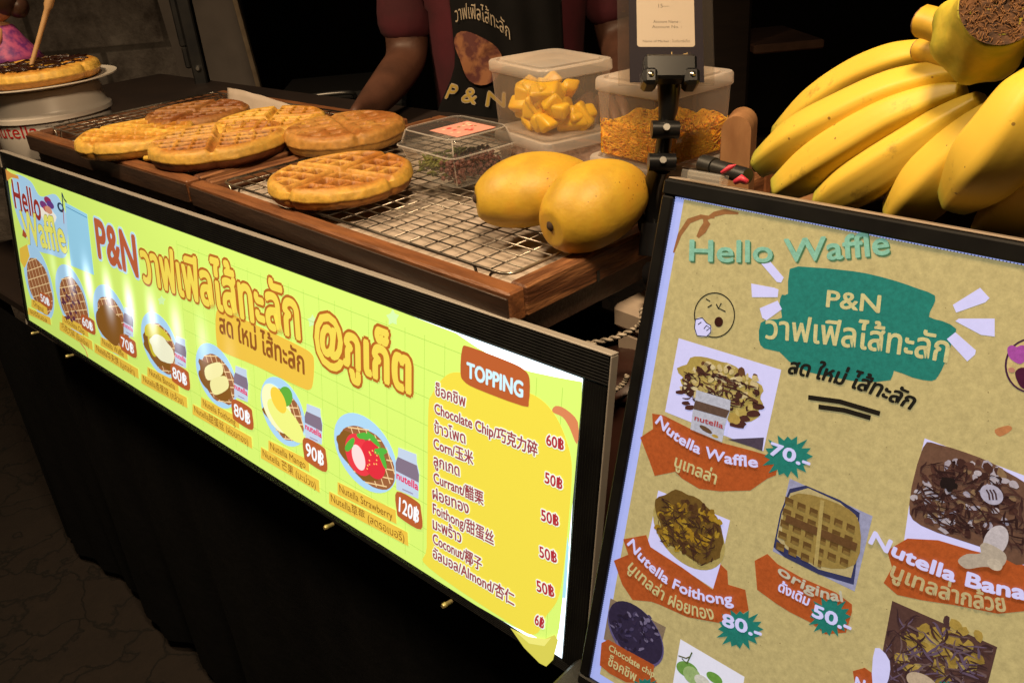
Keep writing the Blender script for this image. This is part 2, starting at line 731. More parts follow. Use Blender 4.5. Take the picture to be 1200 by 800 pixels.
def rack(name, label, M, x0, x1, y0, y1, zt, pitch_x, pitch_y, legs=0.014):
    """cooling rack: frame wire, two crossing sets of thin wires, bent legs"""
    T = thing(name, label, 'wire rack', M=M, group='wire cooling racks in the trays')
    b = MB()
    r = 0.012
    pts = [(p[0], p[1], zt) for p in rrect(x1 - x0, y1 - y0, r, zt, 4, (x0 + x1) / 2, (y0 + y1) / 2)]
    b.tube(pts, 0.0014, wire, 8, closed=True)
    b.build('rim_wire', T, True)
    b = MB()
    y = y0 + pitch_y
    while y < y1 - 0.004:
        b.tube([(x0, y, zt + 0.0012), (x1, y, zt + 0.0012)], 0.00078, wire, 6)
        y += pitch_y
    x = x0 + pitch_x
    while x < x1 - 0.004:
        b.tube([(x, y0, zt - 0.0008), (x, y1, zt - 0.0008)], 0.00078, wire, 6)
        x += pitch_x
    b.build('grid_wires', T, True)
    for sx, xx in ((1, x0), (-1, x1)):
        for sy, yy in ((1, y0), (-1, y1)):
            b = MB()
            b.tube(smooth_path([(xx + sx * 0.014, yy, zt), (xx + sx * 0.02, yy - sy * 0.001, zt - 0.003), (xx + sx * 0.024, yy - sy * 0.002, zt - legs), (xx + sx * 0.034, yy - sy * 0.002, zt - legs), (xx + sx * 0.039, yy, zt - 0.002), (xx + sx * 0.045, yy, zt)], 4), 0.0013, wire, 6)
            b.build('leg', T, True)
    return T


rack('wire_rack', 'wire cooling rack in the right tray under the mangoes', MTR, -0.485, -0.024, 0.024, 0.345, 0.0, 0.0208, 0.0160)
rack('wire_rack', 'wire cooling rack in the left tray under the waffle cluster', MTL, -0.47, -0.012, 0.028, 0.3, 0.004, 0.0224, 0.0160, 0.018)


# ---------------------------------------------------------------- waffles
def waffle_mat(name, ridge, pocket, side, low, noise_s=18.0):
    """batter colours; pockets browned, with shade painted into their walls: mesh attribute 'bake' 0 side .. 1 pocket floor, 'low' = lower half"""
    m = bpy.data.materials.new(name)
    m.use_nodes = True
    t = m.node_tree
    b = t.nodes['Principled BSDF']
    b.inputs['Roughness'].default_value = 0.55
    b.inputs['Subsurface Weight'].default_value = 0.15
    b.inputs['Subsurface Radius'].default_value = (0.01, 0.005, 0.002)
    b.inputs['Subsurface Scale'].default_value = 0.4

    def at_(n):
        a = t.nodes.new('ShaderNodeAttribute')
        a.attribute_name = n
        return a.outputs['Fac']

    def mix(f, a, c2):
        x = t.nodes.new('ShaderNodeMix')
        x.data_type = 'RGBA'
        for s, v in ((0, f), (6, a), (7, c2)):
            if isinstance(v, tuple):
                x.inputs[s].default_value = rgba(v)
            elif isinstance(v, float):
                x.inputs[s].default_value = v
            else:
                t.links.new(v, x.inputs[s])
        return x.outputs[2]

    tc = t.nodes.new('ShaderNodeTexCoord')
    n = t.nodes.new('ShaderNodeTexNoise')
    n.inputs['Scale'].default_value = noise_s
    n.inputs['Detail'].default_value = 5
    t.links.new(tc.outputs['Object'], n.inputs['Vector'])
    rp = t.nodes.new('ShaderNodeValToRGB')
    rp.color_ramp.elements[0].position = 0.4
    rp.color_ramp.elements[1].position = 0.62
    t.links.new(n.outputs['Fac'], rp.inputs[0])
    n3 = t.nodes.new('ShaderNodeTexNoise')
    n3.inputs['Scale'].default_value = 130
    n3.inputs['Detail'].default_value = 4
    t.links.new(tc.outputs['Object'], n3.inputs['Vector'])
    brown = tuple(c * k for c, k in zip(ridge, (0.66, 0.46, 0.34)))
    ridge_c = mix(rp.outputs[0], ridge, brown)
    topc = mix(at_('pocket_tone'), ridge_c, pocket)
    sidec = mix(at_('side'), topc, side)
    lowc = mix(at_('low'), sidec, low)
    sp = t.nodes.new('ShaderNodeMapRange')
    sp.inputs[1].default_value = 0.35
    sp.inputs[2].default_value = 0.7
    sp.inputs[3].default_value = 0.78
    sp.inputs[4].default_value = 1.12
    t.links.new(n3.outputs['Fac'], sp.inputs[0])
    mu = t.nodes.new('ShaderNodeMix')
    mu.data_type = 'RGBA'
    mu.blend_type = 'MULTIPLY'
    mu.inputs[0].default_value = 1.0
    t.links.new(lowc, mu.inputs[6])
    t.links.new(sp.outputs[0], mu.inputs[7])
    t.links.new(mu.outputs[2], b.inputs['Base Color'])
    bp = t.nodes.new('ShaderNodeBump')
    bp.inputs['Strength'].default_value = 0.6
    bp.inputs['Distance'].default_value = 0.0018
    t.links.new(n3.outputs['Fac'], bp.inputs['Height'])
    t.links.new(bp.outputs[0], b.inputs['Normal'])
    return m


def sst(a, b, x):
    x = min(1, max(0, (x - a) / (b - a)))
    return x * x * (3 - 2 * x)


def waffle_mesh(R0, H, pitch, depth, seed, m, rot=0.35, rib=0.32):
    """round waffle: pocket grid pressed into each quarter, four grooves out to the rim, a seam and a lower half"""
    rnd = random.Random(seed)
    b = MB()
    N = 96
    pocket_tone = []
    side = []
    low = []
    vs = []
    ca, sa = math.cos(rot), math.sin(rot)

    def rim(th):
        w = 1.0 + 0.010 * math.sin(3 * th + seed) + 0.012 * abs(math.sin(4 * (th - rot))) + 0.003 * math.sin(7 * th + 2 * seed)
        for q in range(4):
            d = abs(((th - rot - q * math.pi / 2 + math.pi) % (2 * math.pi)) - math.pi)
            w -= 0.045 * math.exp(-(d / 0.07) ** 2)
        return w

    def hgt(x, y):
        u = (x * ca + y * sa)
        v = (-x * sa + y * ca)
        r = math.hypot(x, y) / R0
        wob = 0.0012 * noise.noise(Vector((u * 60, v * 60, seed)))
        # grooves between quarters
        g = min(abs(u), abs(v))
        groove = 1 - sst(0.001, 0.006, g)
        # pockets offset from the groove
        au = abs(u) - 0.007 + wob
        av = abs(v) - 0.007 + wob
        fu = abs(((au / pitch) % 1.0) - 0.5) * 2      # 1 on ridges
        fv = abs(((av / pitch) % 1.0) - 0.5) * 2
        pk = (1 - sst(1 - rib * 1.7, 1 - rib * 0.55, fu)) * (1 - sst(1 - rib * 1.7, 1 - rib * 0.55, fv))
        if au < 0 or av < 0:
            pk = 0
        pk *= 1 - sst(0.82, 0.9, r)
        edge = sst(0.93, 1.0, r)
        hh = H - depth * pk - 0.55 * depth * groove * (1 - 0.3 * sst(0.8, 1, r)) - 0.003 * edge
        hh += 0.0016 * noise.noise(Vector((x * 25, y * 25, seed + 5)))
        return hh, max(sst(0.04, 0.40, pk), groove * 0.35)  # browned tone also runs up the pocket walls, painting in their shade

    top = {}
    for i in range(N + 1):
        for j in range(N + 1):
            a = 2 * i / N - 1
            c2 = 2 * j / N - 1
            if a == 0 and c2 == 0:
                x = y = 0
                rr = 0
                th = 0
            else:
                if abs(a) > abs(c2):
                    rr = abs(a)
                    th = math.pi / 4 * c2 / a + (math.pi if a < 0 else 0)
                else:
                    rr = abs(c2)
                    th = math.pi / 2 - math.pi / 4 * a / c2 + (math.pi if c2 < 0 else 0)
                w = R0 * rr * (1 + (rim(th) - 1) * rr * rr)
                x = w * math.cos(th) * 0.985
                y = w * math.sin(th) * 0.985
            z, pk = hgt(x, y)
            top[i, j] = len(vs)
            vs.append((x, y, z))
            pocket_tone.append(pk)
            side.append(sst(0.93, 1.0, rr) * 0.7)
            low.append(0)
    fs = []
    for i in range(N):
        for j in range(N):
            fs.append((top[i, j], top[i + 1, j], top[i + 1, j + 1], top[i, j + 1]))
    ring = [top[i, 0] for i in range(N)] + [top[N, j] for j in range(N)] + [top[i, N] for i in range(N, 0, -1)] + [top[0, j] for j in range(N, 0, -1)]
    prev = ring
    M_ = len(ring)
    prof = [(0.998, H - 0.0045, 0), (1.008, H * 0.74, 0), (1.016, H * 0.52, 0), (1.020, H * 0.45, 0.1), (1.002, H * 0.42, 0.6), (1.0, H * 0.36, 1), (0.985, H * 0.2, 1), (0.955, H * 0.05, 1), (0.9, 0.0, 1), (0.3, 0.0, 1)]
    for (k, z, lo) in prof:
        cur = []
        for q, vi in enumerate(ring):
            x, y, _ = vs[vi]
            th = math.atan2(y, x)
            jag = 1 + (0.006 * noise.noise(Vector((th * 9, z * 70, seed))) if k > 0.5 else 0)
            if 0.5 > z / H > 0.42:
                jag += 0.012 * max(0, noise.noise(Vector((th * 16, 3, seed))))
            cur.append(len(vs))
            vs.append((x / 0.985 * k * jag, y / 0.985 * k * jag, z + 0.0006 * noise.noise(Vector((th * 6, z * 50, seed + 9))) * (1 if z > 0.002 else 0)))
            pocket_tone.append(0)
            side.append(1)
            low.append(lo)
        for q in range(M_):
            l = (q + 1) % M_
            fs.append((prev[q], cur[q], cur[l], prev[l]))
        prev = cur
    fs.append(tuple(prev))
    b.add(vs, fs, m)
    b.attr = {'pocket_tone': pocket_tone, 'side': side, 'low': low}
    return b


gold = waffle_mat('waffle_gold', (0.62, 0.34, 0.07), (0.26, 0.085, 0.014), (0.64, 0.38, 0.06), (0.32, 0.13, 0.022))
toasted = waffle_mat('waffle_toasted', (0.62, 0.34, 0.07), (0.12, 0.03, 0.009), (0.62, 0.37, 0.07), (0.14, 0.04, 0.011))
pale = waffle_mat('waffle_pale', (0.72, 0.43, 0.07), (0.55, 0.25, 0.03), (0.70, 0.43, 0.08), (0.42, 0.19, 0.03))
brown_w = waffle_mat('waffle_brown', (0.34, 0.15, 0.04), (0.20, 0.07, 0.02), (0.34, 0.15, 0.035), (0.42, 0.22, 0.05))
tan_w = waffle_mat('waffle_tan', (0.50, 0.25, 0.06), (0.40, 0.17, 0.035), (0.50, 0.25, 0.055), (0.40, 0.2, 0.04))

ZW = ZR + 0.0025


def place_waffle(px, py, wpx, label, m, seed, H=0.034, pitch=0.0155, depth=0.010, rot=0.35, z=ZW, tilt=(0, 0), rib=0.32, rad=None):
    p = onz(px, py, z + H * 0.5)
    rad = rad or wpx / FPX * (p - CAM).dot(FW) / 2
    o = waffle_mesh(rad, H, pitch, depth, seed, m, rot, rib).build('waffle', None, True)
    o.location = (p.x, p.y, z)
    o.rotation_euler = (R(tilt[0]), R(tilt[1]), 0)
    return tag(o, label, 'waffle', 'round waffles set out on the racks')


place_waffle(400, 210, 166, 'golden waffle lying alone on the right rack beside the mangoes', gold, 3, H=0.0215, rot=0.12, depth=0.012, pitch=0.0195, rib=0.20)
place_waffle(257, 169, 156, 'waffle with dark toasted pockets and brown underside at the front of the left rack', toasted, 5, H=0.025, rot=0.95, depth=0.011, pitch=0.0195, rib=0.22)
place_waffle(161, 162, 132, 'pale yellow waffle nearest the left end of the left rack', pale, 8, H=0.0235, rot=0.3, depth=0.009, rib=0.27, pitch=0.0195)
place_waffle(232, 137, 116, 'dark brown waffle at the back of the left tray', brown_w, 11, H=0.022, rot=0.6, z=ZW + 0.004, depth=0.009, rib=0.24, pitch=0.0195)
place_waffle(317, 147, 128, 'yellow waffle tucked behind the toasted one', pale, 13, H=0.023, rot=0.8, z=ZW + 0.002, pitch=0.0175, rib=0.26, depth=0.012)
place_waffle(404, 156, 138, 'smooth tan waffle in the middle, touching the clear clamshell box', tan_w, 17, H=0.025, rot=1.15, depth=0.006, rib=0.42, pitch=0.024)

# crumb by the toasted waffle
b_ = MB()
b_.tube(smooth_path([(-0.02, 0.002, 0.004), (-0.012, -0.002, 0.005), (-0.003, 0.001, 0.0045), (0.006, -0.002, 0.005), (0.018, 0.002, 0.006)], 6), [0.002 + 0.0018 * abs(noise.noise(Vector((i * 0.4, 0, 1)))) + 0.001 for i in range(25)], mat('crumb_batter', (0.66, 0.44, 0.06), 0.6, (0.55, 0.3, 0.04), 80, bump=0.5, bscale=200), 8)
cr = b_.build('waffle_crumb', None, True)
p_ = onz(188, 186, ZW + 0.003)
cr.location = (p_.x, p_.y, ZW)
cr.rotation_euler = (0, 0, R(40))
tag(cr, 'broken yellow scrap of waffle edge on the rack by the pale waffle', 'waffle scrap')

# parchment standing up behind the waffles
b_ = MB()
vs = []
fs = []
n1, n2 = 30, 8
A0 = onz(262, 128, ZR + 0.01)
A1 = onz(376, 142, ZR + 0.01)
for i in range(n1 + 1):
    for j in range(n2 + 1):
        p = A0.lerp(A1, i / n1)
        s = j / n2
        h = 0.034 * (1 - 0.9 * (i / n1) ** 1.5)
        vs.append((p.x - 0.03 * s + 0.003 * noise.noise(Vector((i * 0.4, s * 3, 0))), p.y + 0.03 * s + 0.003 * noise.noise(Vector((i * 0.3, s * 2, 4))), ZR - 0.012 + h * s * s + 0.012 * s))
for i in range(n1):
    for j in range(n2):
        a = i * (n2 + 1) + j
        fs.append((a, a + n2 + 1, a + n2 + 2, a + 1))
b_.add(vs, fs, paper)
o = b_.build('parchment', None, True)
o.modifiers.new('t', 'SOLIDIFY').thickness = 0.0004
tag(o, 'sheet of pale parchment curling up behind the dark brown waffle', 'paper')


# ---------------------------------------------------------------- mangoes
def fruit_mat(name, c1, c2, c3, speck):
    m = bpy.data.materials.new(name)
    m.use_nodes = True
    t = m.node_tree
    b = t.nodes['Principled BSDF']
    b.inputs['Roughness'].default_value = 0.52
    b.inputs['Subsurface Weight'].default_value = 0.12
    b.inputs['Subsurface Radius'].default_value = (0.012, 0.006, 0.001)
    b.inputs['Subsurface Scale'].default_value = 0.4
    tc = t.nodes.new('ShaderNodeTexCoord')
    n = t.nodes.new('ShaderNodeTexNoise')
    n.inputs['Scale'].default_value = 24
    n.inputs['Detail'].default_value = 6
    t.links.new(tc.outputs['Object'], n.inputs['Vector'])
    r = t.nodes.new('ShaderNodeValToRGB')
    e = r.color_ramp.elements
    e[0].position = 0.3
    e[0].color = rgba(c1)
    e[1].position = 0.72
    e[1].color = rgba(c3)
    k = e.new(0.5)
    k.color = rgba(c2)
    t.links.new(n.outputs['Fac'], r.inputs[0])
    v = t.nodes.new('ShaderNodeTexVoronoi')
    v.inputs['Scale'].default_value = 330
    t.links.new(tc.outputs['Object'], v.inputs['Vector'])
    n2 = t.nodes.new('ShaderNodeTexNoise')
    n2.inputs['Scale'].default_value = 38
    n2.inputs['Detail'].default_value = 2
    t.links.new(tc.outputs['Object'], n2.inputs['Vector'])
    th = t.nodes.new('ShaderNodeMapRange')
    th.inputs[1].default_value = 0.52
    th.inputs[2].default_value = 0.72
    th.inputs[3].default_value = 0.0
    th.inputs[4].default_value = 0.36
    t.links.new(n2.outputs['Fac'], th.inputs[0])
    lt = t.nodes.new('ShaderNodeMath')
    lt.operation = 'LESS_THAN'
    t.links.new(v.outputs['Distance'], lt.inputs[0])
    t.links.new(th.outputs[0], lt.inputs[1])
    mx = t.nodes.new('ShaderNodeMix')
    mx.data_type = 'RGBA'
    mf = t.nodes.new('ShaderNodeMath')
    mf.operation = 'MULTIPLY'
    mf.inputs[1].default_value = 0.85
    t.links.new(lt.outputs[0], mf.inputs[0])
    t.links.new(mf.outputs[0], mx.inputs[0])
    t.links.new(r.outputs[0], mx.inputs[6])
    mx.inputs[7].default_value = rgba(speck)
    t.links.new(mx.outputs[2], b.inputs['Base Color'])
    bp = t.nodes.new('ShaderNodeBump')
    bp.inputs['Strength'].default_value = 0.3
    bp.inputs['Distance'].default_value = 0.001
    n4 = t.nodes.new('ShaderNodeTexNoise')
    n4.inputs['Scale'].default_value = 220
    t.links.new(tc.outputs['Object'], n4.inputs['Vector'])
    t.links.new(n4.outputs['Fac'], bp.inputs['Height'])
    t.links.new(bp.outputs[0], b.inputs['Normal'])
    return m


mango_skin = fruit_mat('mango_skin', (0.40, 0.24, 0.022), (0.56, 0.35, 0.03), (0.60, 0.30, 0.028), (0.16, 0.06, 0.015))
stem_dark = mat('stem_dark', (0.05, 0.025, 0.012), 0.9, (0.02, 0.01, 0.006), 150)


def mango(name, label, p, half_len, half_w, half_h, axis_yaw, pitch=0.0, seed=0):
    belly = 0.10 + 0.08 * (seed % 3)
    b = MB()
    nu, nv = 48, 56
    rings = []
    for i in range(nu + 1):
        th = math.pi * i / nu
        u = -math.cos(th)
        r = math.sin(th) ** 0.92
        fat = 1 - 0.10 * u - 0.05 * u * u + 0.02
        dim = 0.0
        if u < -0.93:
            dim = (abs(u) - 0.93) / 0.07 * 0.05
        ring = []
        for k in range(nv):
            t = 2 * math.pi * k / nv
            bul = 1 + 0.012 * noise.noise(Vector((u * 2, math.cos(t) * 1.5, math.sin(t) * 1.5 + seed)))
            ring.append(((u + dim * 1.3) * half_len, r * fat * bul * half_w * math.cos(t), r * fat * bul * half_h * math.sin(t) - 0.10 * half_h * u * u + belly * half_h * u * 0.6 + 0.05 * half_h * math.cos(t + seed)))
        rings.append(ring)
    b.loft(rings[1:-1], mango_skin)
    T = b.build(name, None, True)
    T.matrix_world = Matrix.Translation(p) @ Matrix.Rotation(axis_yaw, 4, 'Z') @ Matrix.Rotation(pitch, 4, 'Y')
    s = MB()
    s.lathe([(0, -0.002), (0.0036, -0.001), (0.0042, 0.0003), (0.0030, 0.0012), (0.0016, 0.0022), (0, 0.0023)], stem_dark, 12, M=Matrix.Translation((-half_len * 0.945, 0, -0.1 * half_h)) @ Matrix.Rotation(R(-90), 4, 'Y'))
    s.build('stem_scar', T, True)
    return tag(T, label, 'mango', 'ripe yellow mangoes on the wire rack')


mh = 0.036
pm1 = onz(628, 221, ZW + 0.031)
mango('mango', 'ripe yellow mango lying lengthwise, half behind the other mango', pm1, 0.056, 0.037, 0.031, R(50), 0.0, 1)
pm2 = onz(698, 238, ZW + 0.0320)
mango('mango', 'ripe yellow mango with its dark stem scar turned towards the waffle', pm2, 0.049, 0.0365, 0.0320, R(76), R(-6), 4)

# ---------------------------------------------------------------- plastic food containers
milky = clear_plastic('milky_plastic', (0.76, 0.68, 0.62), 0.12, 0.3, 0.5)
milky_lid = clear_plastic('milky_lid', (0.78, 0.71, 0.65), 0.42, 0.34, 0.35)
clear_pet = clear_plastic('clear_pet', (0.8, 0.78, 0.75), 0.05, 0.06)
mango_flesh = mat('mango_flesh', (0.85, 0.50, 0.015), 0.35, (0.88, 0.56, 0.025), 30, sss=0.25)
egg_thread = mat('egg_threads', (0.96, 0.37, 0.006), 0.5, (0.98, 0.45, 0.010), 60, sss=0.5)


def container(name, label, M, w, d, h, group):
    """square food box: tapered milky body with rolled rim, separate lid with raised panel"""
    T = thing(name, label, 'food container', M=M, group=group)
    b = MB()
    r = 0.012
    rings = [rrect(w * 0.90, d * 0.90, r, 0.0006, 5), rrect(w * 0.93, d * 0.93, r, 0.003, 5), rrect(w * 0.975, d * 0.975, r, h - 0.012, 5), rrect(w * 0.98, d * 0.98, r, h - 0.0095, 5)]
    b.loft(rings, milky, True, False)
    b.build('body', T, True, 40)
    b = MB()
    rings = [rrect(w, d, r, h - 0.010, 5), rrect(w * 1.015, d * 1.015, r, h - 0.009, 5), rrect(w * 1.01, d * 1.01, r, h - 0.001, 5), rrect(w * 0.99, d * 0.99, r, h + 0.0005, 5), rrect(w * 0.90, d * 0.90, r, h + 0.0005, 5), rrect(w * 0.885, d * 0.885, r, h - 0.0022, 5), rrect(w * 0.85, d * 0.85, r, h - 0.0022, 5), rrect(w * 0.83, d * 0.83, r, h + 0.0015, 5), rrect(w * 0.80, d * 0.80, r, h + 0.002, 5)]
    b.loft(rings, milky_lid, False, True)
    b.rbox((-w * 0.56, -0.008, h - 0.006), (-w * 0.508, 0.008, h - 0.0035), 0.001, milky_lid)
    b.build('lid', T, True, 40)
    return T


HB = 0.067
HL = 0.043
gC = 'milky plastic containers of toppings, stacked in two pairs'
cL = Vector((-0.240, 0.300, 0))
cR = Vector((-0.092, 0.272, 0))
zb = ZW
MLo = Matrix.Translation((cL.x - 0.004, cL.y + 0.004, zb)) @ Matrix.Rotation(R(-17), 4, 'Z')
MLu = Matrix.Translation((cL.x, cL.y, zb + HL + 0.0022)) @ Matrix.Rotation(R(-17), 4, 'Z')
MRo = Matrix.Translation((cR.x - 0.003, cR.y + 0.002, zb)) @ Matrix.Rotation(R(-12), 4, 'Z')
MRu = Matrix.Translation((cR.x + 0.004, cR.y, zb + HL + 0.0022)) @ Matrix.Rotation(R(-10), 4, 'Z')
container('food_container', 'milky plastic box under the box of mango chunks', MLo, 0.108, 0.084, HL, gC)
container('food_container', 'milky plastic box under the box of orange egg threads, behind the nearer mango', MRo, 0.092, 0.092, HL, gC)
container('food_container', 'closed milky plastic box filled with mango chunks', MLu, 0.108, 0.084, HB, gC)
container('food_container', 'closed milky plastic box filled with orange egg threads behind the black stand', MRu, 0.088, 0.088, HB, gC)


def chunk(rnd, s):
    """one irregular cut wedge"""
    vs = []
    for sx in (-1, 1):
        for sy in (-1, 1):
            for sz in (-1, 1):
                vs.append(Vector((sx * s * rnd.uniform(0.8, 1.2), sy * s * rnd.uniform(0.4, 0.9), sz * s * rnd.uniform(0.35, 0.8))))
    return vs


rnd = random.Random(3)
for i in range(34):
    b_ = MB()
    s = rnd.uniform(0.0105, 0.0155)
    c8 = chunk(rnd, s)
    fs = [(0, 1, 3, 2), (4, 6, 7, 5), (0, 4, 5, 1), (2, 3, 7, 6), (0, 2, 6, 4), (1, 5, 7, 3)]
    b_.add(c8, fs, mango_flesh)
    o = b_.build('mango_chunk', None, True)
    bv = o.modifiers.new('b', 'BEVEL')
    bv.width = 0.0038
    bv.segments = 3
    lay = i // 12
    x = rnd.uniform(-0.0315, 0.0315)
    y = rnd.uniform(-0.021, 0.021)
    z = 0.0125 + lay * 0.0115 + rnd.uniform(-0.001, 0.002)
    if lay == 2:
        x, y = x * 0.8, y * 0.8
    o.matrix_world = MLu @ Matrix.Translation((x, y, z)) @ Matrix.Rotation(rnd.uniform(0, 6), 4, Vector((rnd.random(), rnd.random(), rnd.random() + 0.1)))
    tag(o, 'yellow chunk of cut mango heaped inside the upper left container', 'mango chunk', 'mango chunks in the plastic box')
# heap of egg threads: a mound of many fine strands nobody could count
def mound(x, y, top, half):
    e = max(abs(x), abs(y)) / half
    return top * (0.86 + 0.22 * noise.noise(Vector((x * 45, y * 45, 1))) + 0.10 * noise.noise(Vector((x * 120, y * 120, 5)))) * (1 - 0.28 * e ** 3)


def heap(b, half, top, m, n=26):
    vs = []
    fs = []
    for i in range(n + 1):
        for j in range(n + 1):
            x = -half + 2 * half * i / n
            y = -half + 2 * half * j / n
            vs.append((x, y, mound(x, y, top, half)))
    for i in range(n):
        for j in range(n):
            a = i * (n + 1) + j
            fs.append((a, a + n + 1, a + n + 2, a + 1))
    k = len(vs)
    ring = [i * (n + 1) for i in range(n)] + [n * (n + 1) + j for j in range(n)] + [i * (n + 1) + n for i in range(n, 0, -1)] + [j for j in range(n, 0, -1)]
    for a in ring:
        vs.append((vs[a][0] * 0.97, vs[a][1] * 0.97, 0.0016))
    q = len(ring)
    for t in range(q):
        l = (t + 1) % q
        fs.append((ring[t], k + t, k + l, ring[l]))
    fs.append(tuple(range(k, k + q)))
    b.add(vs, fs, m)


egg_base = mat('egg_mass', (0.97, 0.42, 0.006), 0.6, (0.99, 0.50, 0.010), 300, sss=0.4, bump=0.45, bscale=420, detail=3)
b_ = MB()
heap(b_, 0.0385, 0.038, egg_base)
for i in range(900):
    x = rnd.uniform(-0.037, 0.037)
    y = rnd.uniform(-0.037, 0.037)
    a = rnd.uniform(0, 6.28)
    side = i % 3 == 0
    if side:
        u = rnd.uniform(-0.037, 0.03)
        z = rnd.uniform(0.004, 0.028)
        w_ = rnd.choice((0, 1))
    pts = []
    for k in range(9):
        if side:
            u += 0.0024 * math.cos(a)
            z += 0.0018 * math.sin(a)
            a += rnd.uniform(-0.5, 0.5)
            z = min(max(z, 0.003), 0.033)
            u = min(max(u, -0.038), 0.038)
            pts.append((u, -0.0387, z) if w_ == 0 else (0.0387, u, z))
        else:
            x += 0.0026 * math.cos(a)
            y += 0.0026 * math.sin(a)
            a += rnd.uniform(-0.5, 0.5)
            x = min(max(x, -0.038), 0.038)
            y = min(max(y, -0.038), 0.038)
            pts.append((x, y, mound(x, y, 0.038, 0.0385) + 0.0006 + 0.0012 * abs(math.sin(k * 0.7 + i))))
    b_.tube(pts, 0.00062, egg_thread, 4, cap=False)
o = b_.build('egg_threads', None, True)
o.matrix_world = MRu
tag(o, 'heap of fine orange egg threads inside the upper right container', 'egg threads', kind='stuff')
for (nm, lb, M_, hf, tp, c1, c2) in (('pale_topping', 'pale pinkish shredded topping in the lower left plastic box', MLo @ Matrix.Diagonal((1.22, 0.94, 1, 1)), 0.0385, 0.033, (0.40, 0.27, 0.22), (0.30, 0.19, 0.15)), ('brown_topping', 'brown crumb topping in the lower right plastic box', MRo, 0.040, 0.031, (0.16, 0.085, 0.05), (0.08, 0.04, 0.025))):
    b_ = MB()
    heap(b_, hf, tp, mat(nm, c1, 0.7, c2, 120, bump=1.0, bscale=260))
    o = b_.build(nm, None, True)
    o.matrix_world = M_
    tag(o, lb, 'topping', kind='stuff')

# clear clamshell with raisins and greens
pc = onz(536, 178, ZW + 0.025)
MC = Matrix.Translation((pc.x, pc.y, ZW)) @ Matrix.Rotation(R(-8), 4, 'Z')
T = thing('clamshell_box', 'clear plastic clamshell box with a pink label, green and dark topping inside', 'food box', M=MC)
w, d, h = 0.100, 0.082, 0.034
b_ = MB()
b_.loft([rrect(w * 0.8, d * 0.8, 0.01, 0.0005, 5), rrect(w * 0.84, d * 0.84, 0.01, 0.004, 5), rrect(w * 0.97, d * 0.97, 0.01, h - 0.004, 5), rrect(w * 1.05, d * 1.05, 0.01, h - 0.003, 5), rrect(w * 1.05, d * 1.05, 0.01, h - 0.001, 5)], clear_pet, True, False)
b_.build('base', T, True, 35)
b_ = MB()
b_.loft([rrect(w * 1.05, d * 1.05, 0.01, h - 0.0005, 5), rrect(w * 1.05, d * 1.05, 0.01, h + 0.0015, 5), rrect(w * 0.97, d * 0.97, 0.01, h + 0.002, 5), rrect(w * 0.90, d * 0.90, 0.012, h + 0.015, 5), rrect(w * 0.87, d * 0.87, 0.012, h + 0.017, 5)], clear_plastic('clear_lid', (0.10, 0.095, 0.09), 0.30, 0.05), False, True)
b_.build('lid', T, True, 35)
b_ = MB()
edge_glint = clear_plastic('pet_edge_glint', (0.75, 0.70, 0.66), 0.26, 0.08)  # pale tubes added as the bright highlights along the clear plastic edges
b_.tube(rrect(w * 1.055, d * 1.055, 0.01, h + 0.0004, 5), 0.0010, edge_glint, 6, closed=True)
b_.tube(rrect(w * 0.885, d * 0.885, 0.012, h + 0.0162, 5), 0.0009, edge_glint, 6, closed=True)
for (sx, sy) in ((1, 1), (1, -1), (-1, 1), (-1, -1)):
    b_.tube([(sx * (w * 0.485 - 0.002), sy * (d * 0.485 - 0.002), h + 0.002), (sx * (w * 0.445 - 0.003), sy * (d * 0.445 - 0.003), h + 0.0158)], 0.0008, edge_glint, 6)
    b_.tube([(sx * (w * 0.49 - 0.003), sy * (d * 0.49 - 0.003), h - 0.004), (sx * (w * 0.42 - 0.003), sy * (d * 0.42 - 0.003), 0.003)], 0.0006, edge_glint, 6)
b_.build('rim', T, True)  # highlight tubes on the rim, lid edge and corners
b_ = MB()
pink = mat('pink_label', (0.72, 0.32, 0.26), 0.5)
red = mat('red_print', (0.55, 0.03, 0.025), 0.5)
cream = mat('cream_print', (0.75, 0.6, 0.42), 0.5)
b_.box((-0.008, -0.026, h + 0.0172), (0.040, 0.022, h + 0.0176), pink)
for k in range(15):
    x = rnd.uniform(-0.004, 0.036)
    y = rnd.uniform(-0.020, 0.016)
    s = rnd.uniform(0.0015, 0.003)
    b_.lathe([(s, h + 0.0177), (0, h + 0.0179)], rnd.choice((red, cream, red, mat('olive_print', (0.2, 0.18, 0.05), 0.5))), 8, M=Matrix.Translation((x, y, 0)))
b_.build('label', T)
green_b = mat('green_bits', (0.10, 0.14, 0.012), 0.5, (0.2, 0.2, 0.03), 90)
raisin = mat('raisin', (0.12, 0.035, 0.03), 0.5, (0.2, 0.07, 0.06), 80)
for (nm, lb, cm, m_, x0, x1, zz) in (('green_topping', 'green shredded topping inside the clamshell box', 'topping', green_b, -0.038, 0.006, 0.02), ('dark_topping', 'dark red dried fruit inside the clamshell box', 'topping', raisin, 0.007, 0.038, 0.026)):
    b_ = MB()
    for k in range(260):
        x = rnd.uniform(x0 + 0.002, x1 - 0.002)
        y = rnd.uniform(-0.030, 0.030)
        z = rnd.uniform(0.004, zz)
        a = rnd.uniform(0, 6.28)
        l = 0.004 if m_ is green_b else 0.002
        b_.tube([(x - l * math.cos(a), y - l * math.sin(a), z), (x, y, z + 0.001), (x + l * math.cos(a), y + l * math.sin(a), z)], [0.0008, 0.0017, 0.0008] if m_ is green_b else [0.0015, 0.003, 0.0015], m_, 5)
    o = b_.build(nm, None, True)
    o.matrix_world = MC
    tag(o, lb, cm, kind='stuff')

